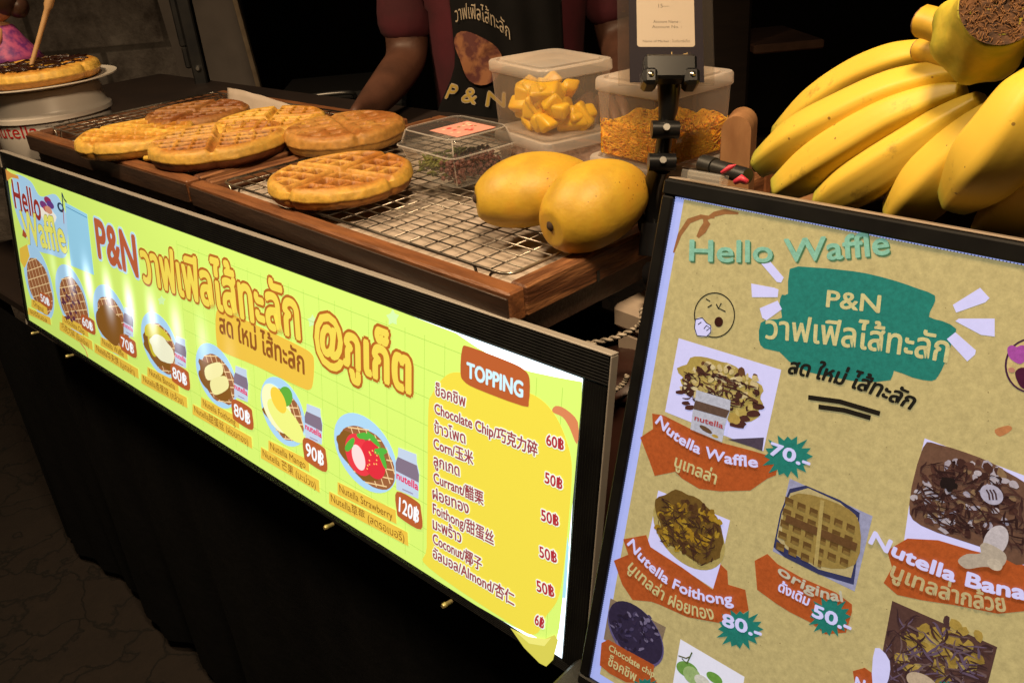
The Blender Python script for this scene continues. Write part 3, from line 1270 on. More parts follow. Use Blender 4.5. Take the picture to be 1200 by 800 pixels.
# ---------------------------------------------------------------- tub with plate and decorated waffle, doll
white_tub = mat('white_tub', (0.60, 0.55, 0.50), 0.35, (0.48, 0.44, 0.40), 9)
red_ink = mat('red_ink', (0.42, 0.012, 0.012), 0.4)
grey_ink = mat('grey_ink', (0.12, 0.11, 0.1), 0.5)
p_t = onz(74, 172, ZT)
RT_ = 63 / FPX * (p_t - CAM).dot(FW)
TUB = thing('plastic_tub', 'big white plastic tub with red lettering carrying the plated waffle', 'tub', M=frame_at(p_t, R(47)))
zt = 0.101
b_ = MB()
b_.lathe([(RT_ * 0.95, 0.0), (RT_ * 0.97, 0.003), (RT_ * 0.985, zt - 0.053), (RT_ * 0.985, zt - 0.05), (RT_ * 0.97, zt - 0.046)], white_tub, 56, cap=True)
b_.build('body', TUB, True, 40)
b_ = MB()
b_.lathe([(RT_ * 1.0, zt - 0.0455), (RT_ * 1.035, zt - 0.0445), (RT_ * 1.035, zt - 0.038), (RT_ * 0.985, zt - 0.036), (RT_ * 0.955, zt - 0.031), (RT_ * 0.945, zt - 0.012), (RT_ * 0.90, zt - 0.003), (RT_ * 0.86, zt - 0.001), (0, zt - 0.001)], white_tub, 56)
b_.build('lid', TUB, True, 40)
PL = thing('plate', 'small white plate under the chocolate waffle, on top of the tub', 'plate', M=frame_at(p_t + Vector((0, 0, zt)), 0))
b_ = MB()
RP = 80 / FPX * (p_t - CAM).dot(FW)
b_.lathe([(RP * 0.6, 0.0), (RP * 0.72, 0.001), (RP * 0.9, 0.005), (RP * 1.0, 0.0075), (RP * 1.0, 0.0095), (RP * 0.9, 0.0075), (RP * 0.7, 0.004), (0, 0.0035)], mat('plate_glaze', (0.72, 0.66, 0.58), 0.2, coat=0.3), 64)
b_.build('dish', PL, True, 50)
pw = p_t + Vector((0.0, -0.004, zt + 0.0065))
RW = 66 / FPX * (p_t - CAM).dot(FW)
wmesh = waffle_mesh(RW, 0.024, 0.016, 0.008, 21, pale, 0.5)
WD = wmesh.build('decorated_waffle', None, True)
WD.location = pw
tag(WD, 'waffle laced with dark chocolate sauce on the white plate', 'waffle', 'round waffles set out on the racks')
b_ = MB()
choc = mat('chocolate_sauce', (0.028, 0.010, 0.006), 0.25)
for k in range(17):
    a = rnd.uniform(0, 6.28)
    off = rnd.uniform(-0.7, 0.7) * RW
    L = math.sqrt(max(0.0001, 0.72 * RW * RW - off * off))
    pts = []
    for q in range(15):
        t = -1 + 2 * q / 14
        u = t * L
        v = off + 0.006 * math.sin(9 * t + k)
        pts.append((u * math.cos(a) - v * math.sin(a), u * math.sin(a) + v * math.cos(a), 0.0245 + 0.0018 * math.sin(q + k) ** 2))
    b_.tube(pts, 0.0014, choc, 6)
b_.build('chocolate_drizzle', WD, True)
st = MB()
A = Vector((0.006, -0.01, 0.02))
Bp = at(62, -12, (p_t - CAM).length * 0.985) - pw
st.tube([A, A.lerp(Bp, 0.35), A.lerp(Bp, 0.6), A.lerp(Bp, 0.75), A.lerp(Bp, 0.8), Bp], [0.0032, 0.0036, 0.004, 0.0045, 0.0068, 0.0075], mat('bamboo', (0.5, 0.3, 0.13), 0.6, (0.42, 0.24, 0.1), 40), 10)
o = st.build('bamboo_skewer', None, True, 50)
o.location = pw
tag(o, 'flat-topped bamboo skewer stuck upright in the chocolate waffle', 'skewer')

# carton behind the tub, doll on it
p_d = at(14, 74, (p_t - CAM).length + 0.14)
cart = MB()
cart.rbox((-0.07, -0.05, 0), (0.075, 0.06, p_d.z - ZT), 0.002, mat('carton', (0.24, 0.16, 0.09), 0.8, (0.2, 0.13, 0.07), 10))
o = cart.build('carton')
o.matrix_world = frame_at(Vector((p_d.x, p_d.y, ZT)), FACE)
tag(o, 'brown carton behind the white tub with the doll standing on it', 'box')
DM = frame_at(p_d, R(-30))
D = thing('doll', 'little vinyl doll in a purple patterned dress with a dark hair bun', 'doll', M=DM)
skin = mat('doll_skin', (0.62, 0.32, 0.16), 0.4, sss=0.1)
purple = mat('purple_cloth', (0.13, 0.02, 0.16), 0.6, (0.42, 0.07, 0.2), 110, detail=2)
dhair = mat('doll_hair', (0.035, 0.015, 0.01), 0.35, (0.06, 0.028, 0.018), 40)
pxm = (p_d - CAM).dot(FW) / FPX   # metres per pixel there


def ball(b, c, r, m, n=20, sc=(1, 1, 1)):
    prof = [(max(1e-6, math.sin(math.pi * i / n)) * r, -math.cos(math.pi * i / n) * r) for i in range(n + 1)]
    b.lathe(prof, m, n + 4, M=Matrix.Translation(c) @ Matrix.Diagonal((sc[0], sc[1], sc[2], 1)), cap=False)


q = pxm
b_ = MB()
b_.lathe([(0.0, 0), (26 * q, 0), (34 * q, 3 * q), (30 * q, 10 * q), (20 * q, 26 * q), (15 * q, 36 * q), (12 * q, 42 * q), (6 * q, 46 * q), (6 * q, 52 * q), (0, 52 * q)], skin, 28)
ball(b_, (0, 0, 70 * q), 25 * q, skin, 20, (0.95, 0.95, 1))
for s in (-1, 1):
    b_.tube(smooth_path([(s * 13 * q, 0, 38 * q), (s * 22 * q, -3 * q, 28 * q), (s * 22 * q, -12 * q, 18 * q), (s * 8 * q, -20 * q, 16 * q)], 5), [5 * q] * 11 + [5.5 * q] * 5, skin, 10)
    ball(b_, (s * 24 * q, 2 * q, 64 * q), 7 * q, skin, 12, (0.6, 1, 1.2))
b_.build('body', D, True)
b_ = MB()
b_.lathe([(0, 0.5 * q), (28 * q, 0.5 * q), (36.5 * q, 3 * q), (32 * q, 11 * q), (22 * q, 26 * q), (17 * q, 36 * q), (13.5 * q, 41.5 * q), (9 * q, 43 * q)], purple, 28, cap=False)
b_.build('dress', D, True)
b_ = MB()
ball(b_, (0, 5 * q, 75 * q), 26.5 * q, dhair, 20)
ball(b_, (0, 24 * q, 60 * q), 13 * q, dhair, 16)
ball(b_, (0, 8 * q, 104 * q), 13 * q, dhair, 16)
b_.build('hair', D, True)
for s in (-1, 1):
    b_ = MB()
    ball(b_, (s * 8 * q, -22.5 * q, 70 * q), 3.2 * q, black_paint, 10, (1, 0.5, 1.2))
    b_.build('eye', D, True)
b_ = MB()
ball(b_, (0, -23 * q, 60 * q), 3 * q, red, 10, (1.3, 0.4, 0.6))
b_.build('mouth', D, True)


# ---------------------------------------------------------------- lettering
_tc = {}


def text_geo(s):
    """outline of a line of text as flat polygons, x scaled to 0..1, y in units of the em"""
    if s in _tc:
        return _tc[s]
    cu = bpy.data.curves.new('lettering', 'FONT')
    cu.body = s
    cu.size = 1.0
    cu.resolution_u = 3
    o = bpy.data.objects.new('lettering', cu)
    COL.objects.link(o)
    dg = bpy.context.evaluated_depsgraph_get()
    me = bpy.data.meshes.new_from_object(o.evaluated_get(dg))
    v = [(p.co.x, p.co.y) for p in me.vertices]
    f = [tuple(p.vertices) for p in me.polygons]
    x0 = min(p[0] for p in v)
    x1 = max(p[0] for p in v)
    v = [((p[0] - x0) / (x1 - x0), p[1]) for p in v]
    bpy.data.objects.remove(o)
    bpy.data.meshes.remove(me)
    bpy.data.curves.remove(cu)
    _tc[s] = (v, f)
    return v, f


class Art:
    """flat printed artwork on a panel: local x right, z up, printed layers stacked towards -y"""

    def __init__(self, M, matf, base=0.0006, step=0.00016):
        self.M = M
        self.Mi = M.inverted()
        self.n = self.M.to_3x3() @ Vector((0, -1, 0))
        self.o = M.translation
        self.b = MB()
        self.matf = matf
        self.base = base
        self.step = step
        self.jit = 0

    def loc(self, px, py):
        d = ray(px, py)
        P = CAM + d * ((self.o - CAM).dot(self.n) / d.dot(self.n))
        q = self.Mi @ P
        return Vector((q.x, q.z))

    def y(self, layer):
        self.jit = (self.jit + 1) % 12
        return -(self.base + layer * self.step + self.jit * 0.000009)

    def polyl(self, pts, key, layer):
        y = self.y(layer)
        vs = [(p[0], y, p[1]) for p in pts]
        a = sum(pts[i][0] * pts[(i + 1) % len(pts)][1] - pts[(i + 1) % len(pts)][0] * pts[i][1] for i in range(len(pts)))
        idx = tuple(range(len(vs)))
        self.b.add(vs, [idx if a > 0 else idx[::-1]], self.matf(key))

    def poly(self, pts, key, layer, smooth=0):
        P = [self.loc(*p) for p in pts]
        if smooth:
            Q = []
            n = len(P)
            for i in range(n):
                p0, p1, p2, p3 = P[i - 1], P[i], P[(i + 1) % n], P[(i + 2) % n]
                for k in range(smooth):
                    t = k / smooth
                    Q.append(0.5 * ((2 * p1) + (p2 - p0) * t + (2 * p0 - 5 * p1 + 4 * p2 - p3) * t * t + (3 * p1 - p0 - 3 * p2 + p3) * t ** 3))
            P = Q
        self.polyl(P, key, layer)

    def ell(self, cx, cy, rx, ry, key, layer, n=36, rot=0.0, wob=0.0, a0=0, a1=360):
        """ellipse given by its pixel half-width and half-height, wob makes the outline uneven"""
        c = self.loc(cx, cy)
        ax = (self.loc(cx + rx, cy) - self.loc(cx - rx, cy)).length / 2
        az = (self.loc(cx, cy + ry) - self.loc(cx, cy - ry)).length / 2
        pts = []
        full = abs(a1 - a0) >= 360
        for i in range(n if full else n + 1):
            a = R(a0 + (a1 - a0) * i / n)
            w = 1 + wob * noise.noise(Vector((math.cos(a) * 2, math.sin(a) * 2, cx)))
            x, z = ax * w * math.cos(a), az * w * math.sin(a)
            pts.append(Vector((c.x + x * math.cos(rot) - z * math.sin(rot), c.y + x * math.sin(rot) + z * math.cos(rot))))
        self.polyl(pts, key, layer)
        return c, ax, az

    def line(self, pts, wd, key, layer, local=False, taper=False):
        P = [Vector(p) if local else self.loc(*p) for p in pts]
        y = self.y(layer)
        vs = []
        for i, p in enumerate(P):
            d = P[min(i + 1, len(P) - 1)] - P[max(i - 1, 0)]
            if d.length < 1e-9:
                d = Vector((1, 0))
            d.normalize()
            nn = Vector((-d.y, d.x)) * wd / 2
            if taper:
                nn *= max(0.15, math.sin(math.pi * (i + 0.5) / len(P)))
            vs += [(p.x + nn.x, y, p.y + nn.y), (p.x - nn.x, y, p.y - nn.y)]
        fs = [(2 * i, 2 * i + 1, 2 * i + 3, 2 * i + 2) for i in range(len(P) - 1)]
        self.b.add(vs, fs, self.matf(key))

    def text(self, s, p0, p1, h, key, layer, pm=None, halo=None, cap=0.72, bold=0.0, slant=0.0):
        """line of lettering from p0 to p1 (pixels of its baseline), h pixel height of its capitals"""
        v, f = text_geo(s)
        A, B = self.loc(*p0), self.loc(*p1)
        C = self.loc(*pm) if pm else (A + B) / 2
        C2 = 2 * C - (A + B) / 2
        hh = (self.loc(p0[0], p0[1] - h) - A).length / cap

        def place(dx, dz, y):
            out = []
            for (x, z) in v:
                x2 = x
                q = A * (1 - x2) ** 2 + C2 * (2 * x2 * (1 - x2)) + B * x2 * x2
                t = (C2 - A) * (2 * (1 - x2)) + (B - C2) * (2 * x2)
                t.normalize()
                nn = Vector((-t.y, t.x))
                q = q + nn * (z * hh) + t * (slant * z * hh)
                out.append((q.x + dx, y, q.y + dz))
            return out
        if halo:
            hk, hr = halo
            for k in range(10):
                a = 2 * math.pi * k / 10
                self.b.add(place(hr * math.cos(a), hr * math.sin(a), self.y(layer - 1)), f, self.matf(hk))
        if bold:
            for k in range(6):
                a = 2 * math.pi * k / 6
                self.b.add(place(bold * math.cos(a), bold * math.sin(a), self.y(layer)), f, self.matf(key))
        self.b.add(place(0, 0, self.y(layer) - 0.00002), f, self.matf(key))

    def flush(self, name, parent):
        o = self.b.build(name, parent)
        self.b = MB()
        return o


def backlit(prefix, gain, hot=None, white=(0.85, 0.95, 1.0), edge=None, paper_noise=0.0, grain=110):
    """factory of printed film lit from behind; the lamps behind the film make it uneven"""
    cache = {}

    def f(key):
        if key in cache:
            return cache[key]
        col = lin(key) if isinstance(key, tuple) else (1, 1, 1)
        m = bpy.data.materials.new(prefix)
        m.use_nodes = True
        t = m.node_tree
        b = t.nodes['Principled BSDF']
        b.inputs['Roughness'].default_value = 0.35
        b.inputs['Specular IOR Level'].default_value = 0.25
        b.inputs['Base Color'].default_value = rgba(tuple(c * 0.35 for c in col))
        b.inputs['Emission Color'].default_value = rgba(col)
        b.inputs['Emission Strength'].default_value = gain
        tc = t.nodes.new('ShaderNodeTexCoord')
        colsock = None
        if paper_noise:
            n = t.nodes.new('ShaderNodeTexNoise')
            n.inputs['Scale'].default_value = grain
            n.inputs['Detail'].default_value = 10
            n.inputs['Roughness'].default_value = 0.82
            t.links.new(tc.outputs['Object'], n.inputs['Vector'])
            mr = t.nodes.new('ShaderNodeMapRange')
            mr.inputs[1].default_value = 0.25
            mr.inputs[2].default_value = 0.75
            mr.inputs[3].default_value = 1 - paper_noise
            mr.inputs[4].default_value = 1 + paper_noise
            t.links.new(n.outputs['Fac'], mr.inputs[0])
            mx = t.nodes.new('ShaderNodeMix')
            mx.data_type = 'RGBA'
            mx.blend_type = 'MULTIPLY'
            mx.inputs[0].default_value = 1
            mx.inputs[6].default_value = rgba(col)
            t.links.new(mr.outputs[0], mx.inputs[7])
            colsock = mx.outputs[2]
            t.links.new(colsock, b.inputs['Emission Color'])
            dk = t.nodes.new('ShaderNodeMix')
            dk.data_type = 'RGBA'
            dk.inputs[0].default_value = 0.7
            t.links.new(colsock, dk.inputs[6])
            dk.inputs[7].default_value = (0.01, 0.01, 0.01, 1)
            t.links.new(dk.outputs[2], b.inputs['Base Color'])
        if hot:
            # rows of lamps behind the film: soft hot spots that repeat along the box
            sx = t.nodes.new('ShaderNodeSeparateXYZ')
            t.links.new(tc.outputs['Object'], sx.inputs[0])

            def mt(op, a, c=None, cl=False):
                x = t.nodes.new('ShaderNodeMath')
                x.operation = op
                x.use_clamp = cl
                for i, q in enumerate((a, c)):
                    if q is None:
                        continue
                    if isinstance(q, (int, float)):
                        x.inputs[i].default_value = q
                    else:
                        t.links.new(q, x.inputs[i])
                return x.outputs[0]

            pitch, zc, sxw, szw, x_lo, x_hi = hot
            wv = mt('SINE', mt('MULTIPLY', sx.outputs['X'], 2 * math.pi / pitch))
            wv = mt('POWER', mt('MULTIPLY_ADD', wv, 0.5), 3.0) if False else mt('POWER', mt('ADD', mt('MULTIPLY', wv, 0.5), 0.5), 2.2)
            dz = mt('DIVIDE', mt('SUBTRACT', sx.outputs['Z'], zc), szw)
            gz = mt('POWER', 2.718, mt('MULTIPLY', mt('MULTIPLY', dz, dz), -1.0))
            mrx = t.nodes.new('ShaderNodeMapRange')
            mrx.interpolation_type = 'SMOOTHSTEP'
            mrx.inputs[1].default_value = x_lo
            mrx.inputs[2].default_value = x_hi
            mrx.inputs[3].default_value = 1.0
            mrx.inputs[4].default_value = 0.0
            t.links.new(sx.outputs['X'], mrx.inputs[0])
            mrl = t.nodes.new('ShaderNodeMapRange')
            mrl.interpolation_type = 'SMOOTHSTEP'
            mrl.inputs[1].default_value = -1.02
            mrl.inputs[2].default_value = -0.86
            t.links.new(sx.outputs['X'], mrl.inputs[0])
            spot = mt('MULTIPLY', mt('MULTIPLY', mt('MULTIPLY', wv, gz), mrx.outputs[0]), mrl.outputs[0])
            # lamp row gives a broad band as well
            mrb = t.nodes.new('ShaderNodeMapRange')
            mrb.interpolation_type = 'SMOOTHSTEP'
            mrb.inputs[1].default_value = -1.05
            mrb.inputs[2].default_value = -0.35
            mrb.inputs[3].default_value = 0.74
            mrb.inputs[4].default_value = 1.0
            t.links.new(sx.outputs['X'], mrb.inputs[0])
            st = mt('ADD', mt('MULTIPLY', mrb.outputs[0], gain), mt('MULTIPLY', spot, 0.95))
            t.links.new(st, b.inputs['Emission Strength'])
            mx = t.nodes.new('ShaderNodeMix')
            mx.data_type = 'RGBA'
            t.links.new(mt('MULTIPLY', spot, 0.62, True), mx.inputs[0])
            mx.inputs[6].default_value = rgba(col)
            mx.inputs[7].default_value = rgba(white)
            t.links.new(mx.outputs[2], b.inputs['Emission Color'])
        cache[key] = m
        return m

    return f


# tub lettering, wrapped round the body
def wrap_text(b, s, ang0, ang1, z0, h, rad, m, cap=0.72):
    v, f = text_geo(s)
    out = []
    for (x, z) in v:
        a = ang0 + (ang1 - ang0) * x
        out.append((rad * math.sin(a), -rad * math.cos(a), z0 + z * h / cap))
    b.add(out, f, m)


b_ = MB()
wrap_text(b_, 'nutella', R(-50), R(6), 0.036, 0.022, RT_ * 0.99, red_ink)
wrap_text(b_, 'nutella', R(28), R(44), 0.040, 0.006, RT_ * 0.99, red_ink)
for k in range(9):
    wrap_text(b_, random.choice(('a b 12', 'kg 3', '0 8 1', 'e 3 kg')), R(14), R(20), 0.028 + k * 0.0042, 0.0024, RT_ * 0.99, grey_ink)
for (a, zz) in ((25, 0.052), (36, 0.053)):
    wrap_text(b_, 'O' if a == 25 else '[ ]', R(a), R(a + 8), zz, 0.011, RT_ * 0.99, grey_ink)
b_.build('print', TUB)

# ---------------------------------------------------------------- long lit sign on the stall front
LEAN = 0.1701
LL, LH = 1.1042, 0.240
ML = Matrix.Rotation(-LEAN, 4, 'X')
LB = thing('lightbox_sign', 'long lit yellow-green menu lightbox in a black frame along the stall front', 'menu sign', M=ML)
frame_black = mat('black_profile', (0.0045, 0.0045, 0.005), 0.42, (0.008, 0.008, 0.008), 40, spec=0.25)


def ridged_mat():
    m = bpy.data.materials.new('ridged_black_profile')
    m.use_nodes = True
    t = m.node_tree
    b = t.nodes['Principled BSDF']
    b.inputs['Base Color'].default_value = (0.007, 0.007, 0.0075, 1)
    b.inputs['Roughness'].default_value = 0.35
    tc = t.nodes.new('ShaderNodeTexCoord')
    return m


fw_ = 0.0235
dp = 0.0044


def ridged_bar(b, x0, x1, z0, z1, along, m, n=9, flip=False):
    """front profile with fine grooves running along it"""
    vs = []
    fs = []
    prof = []
    for i in range(n * 2 + 1):
        t = i / (n * 2)
        prof.append((t, -0.0006 - (0.0 if flip else 0.0014 * t) - (0.0006 if i % 2 else 0.0)))
    k = len(prof)
    for (t, y) in prof:
        if along == 'x':
            z = z0 + (z1 - z0) * t
            vs += [(x0, y, z), (x1, y, z)]
        else:
            x = x0 + (x1 - x0) * t
            vs += [(x, y, z0), (x, y, z1)]
    for i in range(k - 1):
        q = (2 * i, 2 * i + 1, 2 * i + 3, 2 * i + 2)
        fs.append(q if along == 'x' else q[::-1])
    b.add(vs, fs, m)


fr = MB()
xl, xr, zlo, zhi = -LL - 0.010, fw_, -0.011, LH + fw_
fr.box((xl, -0.0003, LH), (xr, dp, zhi), frame_black)
ridged_bar(fr, xl, xr - 0.001, LH + 0.0005, zhi - 0.001, 'x', frame_black)
fr.box((xl, -0.0003, zlo), (xr, dp, -0.0005), frame_black)
ridged_bar(fr, xl, xr - 0.001, zlo + 0.001, -0.001, 'x', frame_black, 5, True)
fr.box((0.0005, -0.0004, -0.0004), (xr - 0.0002, dp - 0.0002, LH - 0.0001), frame_black)
ridged_bar(fr, 0.001, xr - 0.0015, -0.0002, LH - 0.0002, 'z', frame_black)
fr.box((xl + 0.0002, -0.0031, -0.0004), (-LL - 0.0005, dp - 0.0002, LH - 0.0001), frame_black)
fr.build('frame', LB)
e_ = MB()
e_.rbox((xl - 0.0012, -0.0028, zhi + 0.0002), (xr + 0.0012, dp + 0.001, zhi + 0.0018), 0.0004, alu)
e_.rbox((xr + 0.0002, -0.0028, zlo), (xr + 0.0014, dp + 0.001, zhi + 0.0001), 0.0004, alu)
e_.rbox((xl - 0.0014, -0.0028, zlo), (xl - 0.0002, dp + 0.001, zhi + 0.0001), 0.0004, alu)
e_.build('edge_trim', LB)
bx = MB()
bx.box((-LL - 0.0003, 0.0025, -0.0003), (0.0003, dp - 0.0008, LH - 0.0003), frame_black)
bx.build('back_plate', LB)
# clips under the lower edge
clip_m = mat('brass_clip', (0.5, 0.42, 0.2), 0.4, metal=0.6)
for (px, py) in ((46, 390), (88, 424), (392, 629), (530, 709)):
    d = ray(px, py)
    n_ = ML.to_3x3() @ Vector((0, -1, 0))
    q = ML.inverted() @ (CAM + d * ((-CAM).dot(n_) / d.dot(n_)))
    c_ = MB()
    c_.lathe([(0, 0.007), (0.0018, 0.007), (0.0026, 0.0055), (0.0026, 0.003), (0.0020, 0.002), (0.0020, -0.004)], clip_m, 14, M=Matrix.Translation((q.x, -0.005, -0.0125)) @ Matrix.Rotation(R(90), 4, 'X'))
    c_.build('clip', LB, True, 40)

film = backlit('lit_film', 0.98, hot=(0.0615, 0.118, 0.02, 0.028, -0.72, -0.42))
A = Art(ML, film)
GREEN = (207, 237, 114)
YEL = (228, 212, 72)
LBL = (166, 208, 240)
BRN = (176, 92, 48)
ORG = (226, 188, 70)
WHT = (236, 246, 252)
# the sheet: its top right and bottom right corners have come away from the frame
A.poly([(8, 196), (120, 238), (300, 303), (420, 346), (535, 390), (560, 407), (590, 424), (622, 435), (650, 441), (683, 447), (682, 470), (667, 640), (656, 735), (652, 752), (640, 752), (622, 742), (601, 733), (490, 669), (315, 561), (32, 375)], GREEN, 0)
film_plain = backlit('lit_diffuser', 2.6)
SH = Art(ML, film_plain, base=-0.0005)
SH.poly([(7, 192), (300, 298), (545, 387), (684, 441), (672, 560), (661, 770), (655, 776), (300, 552), (32, 377)], (226, 244, 255), 0)
SH.flush('diffuser', LB)
# grid lines
z0_ = 0.0
for k in range(24):
    x = -0.58 + k * 0.0245
    A.line([(x, 0.006), (x, LH - 0.012)], 0.0004, (160, 196, 80), 1, local=True)
for k in range(9):
    z = 0.02 + k * 0.0255
    A.line([(-0.58, z), (-0.06, z)], 0.0004, (160, 196, 80), 1, local=True)
# left logo block
A.poly([(18, 205), (36, 212), (48, 230), (66, 228), (78, 250), (80, 262), (78, 300), (60, 298), (40, 290), (24, 262), (14, 225)], LBL, 1, 5)
A.poly([(7, 198), (14, 203), (22, 206), (23, 210), (14, 208), (9, 212)], (214, 150, 70), 2)
A.text('Hello', (19, 243), (50, 259), 30, (150, 52, 44), 4, halo=((240, 225, 210), 0.0012), bold=0.0012)
A.text('Waffle', (31, 284), (80, 296), 33, (226, 226, 110), 5, halo=((40, 60, 70), 0.0022), bold=0.0016)
A.ell(57, 252, 9, 10, (238, 236, 224), 3, wob=0.3)
for (x, y, r, c_) in ((52, 240, 4, (120, 60, 120)), (57, 235, 4, (150, 50, 90)), (60, 240, 4, (100, 60, 130)), (55, 245, 3, (190, 80, 90)), (58, 246, 4, (210, 150, 120))):
    A.ell(x, y, r, r, c_, 4)
A.line([(73.5, 226), (75, 246)], 0.003, (40, 60, 84), 3)
A.line([(73.5, 226), (76, 233), (79, 237)], 0.003, (40, 60, 84), 3)
A.ell(72, 243, 3.6, 5, (40, 60, 84), 3)
A.ell(72.3, 242.5, 1.8, 2.8, LBL, 4)
A.line([(75, 246), (76, 262)], 0.002, (170, 70, 60), 3)
A.poly([(28, 268), (33, 276), (31, 279), (27, 276)], (170, 80, 50), 3)
A.poly([(77, 237), (103, 251), (111, 322), (84, 311)], (150, 208, 238), 2)
A.line([(78, 242), (103, 255)], 0.0012, (90, 150, 190), 3)
# P&N
A.text('P&N', (117, 301), (163, 324), 43, (178, 92, 58), 4, halo=((178, 214, 240), 0.0052), bold=0.0024)
# headline, fat outlined letters
A.text('วาฟเฟิลไส้ทะลัก', (170, 329), (353, 397), 33, (228, 208, 84), 6, halo=((172, 100, 38), 0.0046), cap=0.56, bold=0.0018)
A.text('@ภูเก็ต', (372, 410), (482, 460), 36, (228, 208, 84), 6, halo=((172, 100, 38), 0.0048), cap=0.56, bold=0.0020)
# pill with the small slogan
A.poly([(254, 368), (262, 364), (300, 380), (350, 404), (366, 414), (369, 425), (368, 446), (364, 456), (350, 452), (300, 428), (262, 412), (255, 402)], ORG, 2, 4)
A.text('สด ใหม่ ไส้ทะลัก', (259, 389), (358, 438), 17, (140, 84, 36), 4, cap=0.56, bold=0.0007)
# pale stars
for (x, y, r) in ((300, 292, 8), (367, 376, 8), (461, 372, 10), (190, 352, 6)):
    pts = []
    for k in range(10):
        a = math.pi * k / 5
        q = r * (1 if k % 2 == 0 else 0.6)
        pts.append((x + q * math.sin(a) * 0.8, y - q * math.cos(a)))
    A.poly(pts, (202, 236, 170), 1)


def lattice(A, cx, cy, rx, ry, key, layer, n=6, wd=0.0016, ang=0.5):
    """waffle lattice drawn inside an ellipse"""
    c = A.loc(cx, cy)
    ax = (A.loc(cx + rx, cy) - A.loc(cx - rx, cy)).length / 2
    az = (A.loc(cx, cy + ry) - A.loc(cx, cy - ry)).length / 2
    for q in (0, 1):
        a = ang + q * math.pi / 2
        for k in range(n):
            o_ = -0.9 + 1.8 * k / (n - 1)
            L = math.sqrt(max(0, 1 - o_ * o_)) * 0.97
            p0 = (o_ * -math.sin(a) - L * math.cos(a), o_ * math.cos(a) - L * math.sin(a))
            p1 = (o_ * -math.sin(a) + L * math.cos(a), o_ * math.cos(a) + L * math.sin(a))
            A.line([(c.x + p0[0] * ax, c.y + p0[1] * az), (c.x + p1[0] * ax, c.y + p1[1] * az)], wd, key, layer, local=True)


def jar(A, cx, cy, w, h, layer):
    """little jar of spread with a white lid: cx cy centre, slope follows the sign"""
    s = 0.45 * w
    A.poly([(cx - w * .38, cy - h * .5 - s * .3), (cx + w * .38, cy - h * .5 + s * .35), (cx + w * .40, cy - h * .3 + s * .3), (cx + w * .5, cy - h * .1 + s * .4), (cx + w * .46, cy + h * .5 + s * .35), (cx - w * .46, cy + h * .5 - s * .5), (cx - w * .5, cy - h * .16 - s * .4), (cx - w * .4, cy - h * .32 - s * .25)], (186, 204, 228), layer)
    A.poly([(cx - w * .4, cy - h * .3 - s * .25), (cx + w * .40, cy - h * .24 + s * .3), (cx + w * .49, cy - h * .05 + s * .4), (cx + w * .48, cy + h * .12 + s * .4), (cx - w * .48, cy + h * .06 - s * .45), (cx - w * .49, cy - h * .12 - s * .4)], (126, 112, 132), layer + 1)
    A.text('nutella', (cx - w * .44, cy + h * .22 - s * .4), (cx + w * .46, cy + h * .30 + s * .38), h * .17, (214, 50, 96), layer + 2, bold=0.0003)
    A.line([(cx - w * .2, cy + h * .36), (cx + w * .25, cy + h * .42 + s * .2)], 0.0012, (150, 140, 170), layer + 2)


items = [
    # ellipse cx cy rx ry, jar, price + position, first caption line, second caption line
    ((46, 331, 15, 37), None, ('50฿', 55, 352), ('Original', (41, 357), (53, 366), 6), ('ออริจินอล', (37, 366), (57, 378), 5)),
    ((85, 351, 17, 35), None, ('60฿', 105, 380), ('Chocolate Chip', (77, 376), (101, 392), 6), ('巧克力碎 (ช็อคชิพ)', (74, 384), (106, 407), 6)),
    ((131, 375, 19, 36), (152, 377, 12, 32), ('70฿', 152, 405), ('Nutella Waffle', (122, 402), (147, 418), 6.5), ('Nutella华夫饼 (นูเทลล่า)', (115, 410), (160, 440), 6.5)),
    ((188, 404, 20, 34), (213, 412, 14, 34), ('80฿', 213, 441), ('Nutella Banana', (177, 438), (207, 456), 7), ('Nutella香蕉味 (กล้วย)', (170, 446), (217, 474), 7)),
    ((254, 440, 22, 34), (284, 449, 17, 38), ('80฿', 286, 485), ('Nutella Foithong', (240, 474), (278, 498), 7.5), ('Nutella甜蛋丝 (ฝอยทอง)', (230, 482), (293, 521), 7.5)),
    ((332, 482, 24, 37), (369, 496, 21, 42), ('90฿', 371, 532), ('Nutella Mango', (319, 525), (360, 548), 8), ('Nutella 芒果 (มะม่วง)', (310, 533), (372, 572), 8)),
    ((428, 530, 34, 42), (479, 553, 28, 52), ('120฿', 481, 597), ('Nutella Strawberry', (400, 575), (462, 608), 9), ('Nutella草莓 (สตรอเบอรี่)', (390, 586), (476, 634), 9)),
]
WAF = (150, 96, 60)
WLN = (232, 202, 150)
CHO = (132, 88, 36)
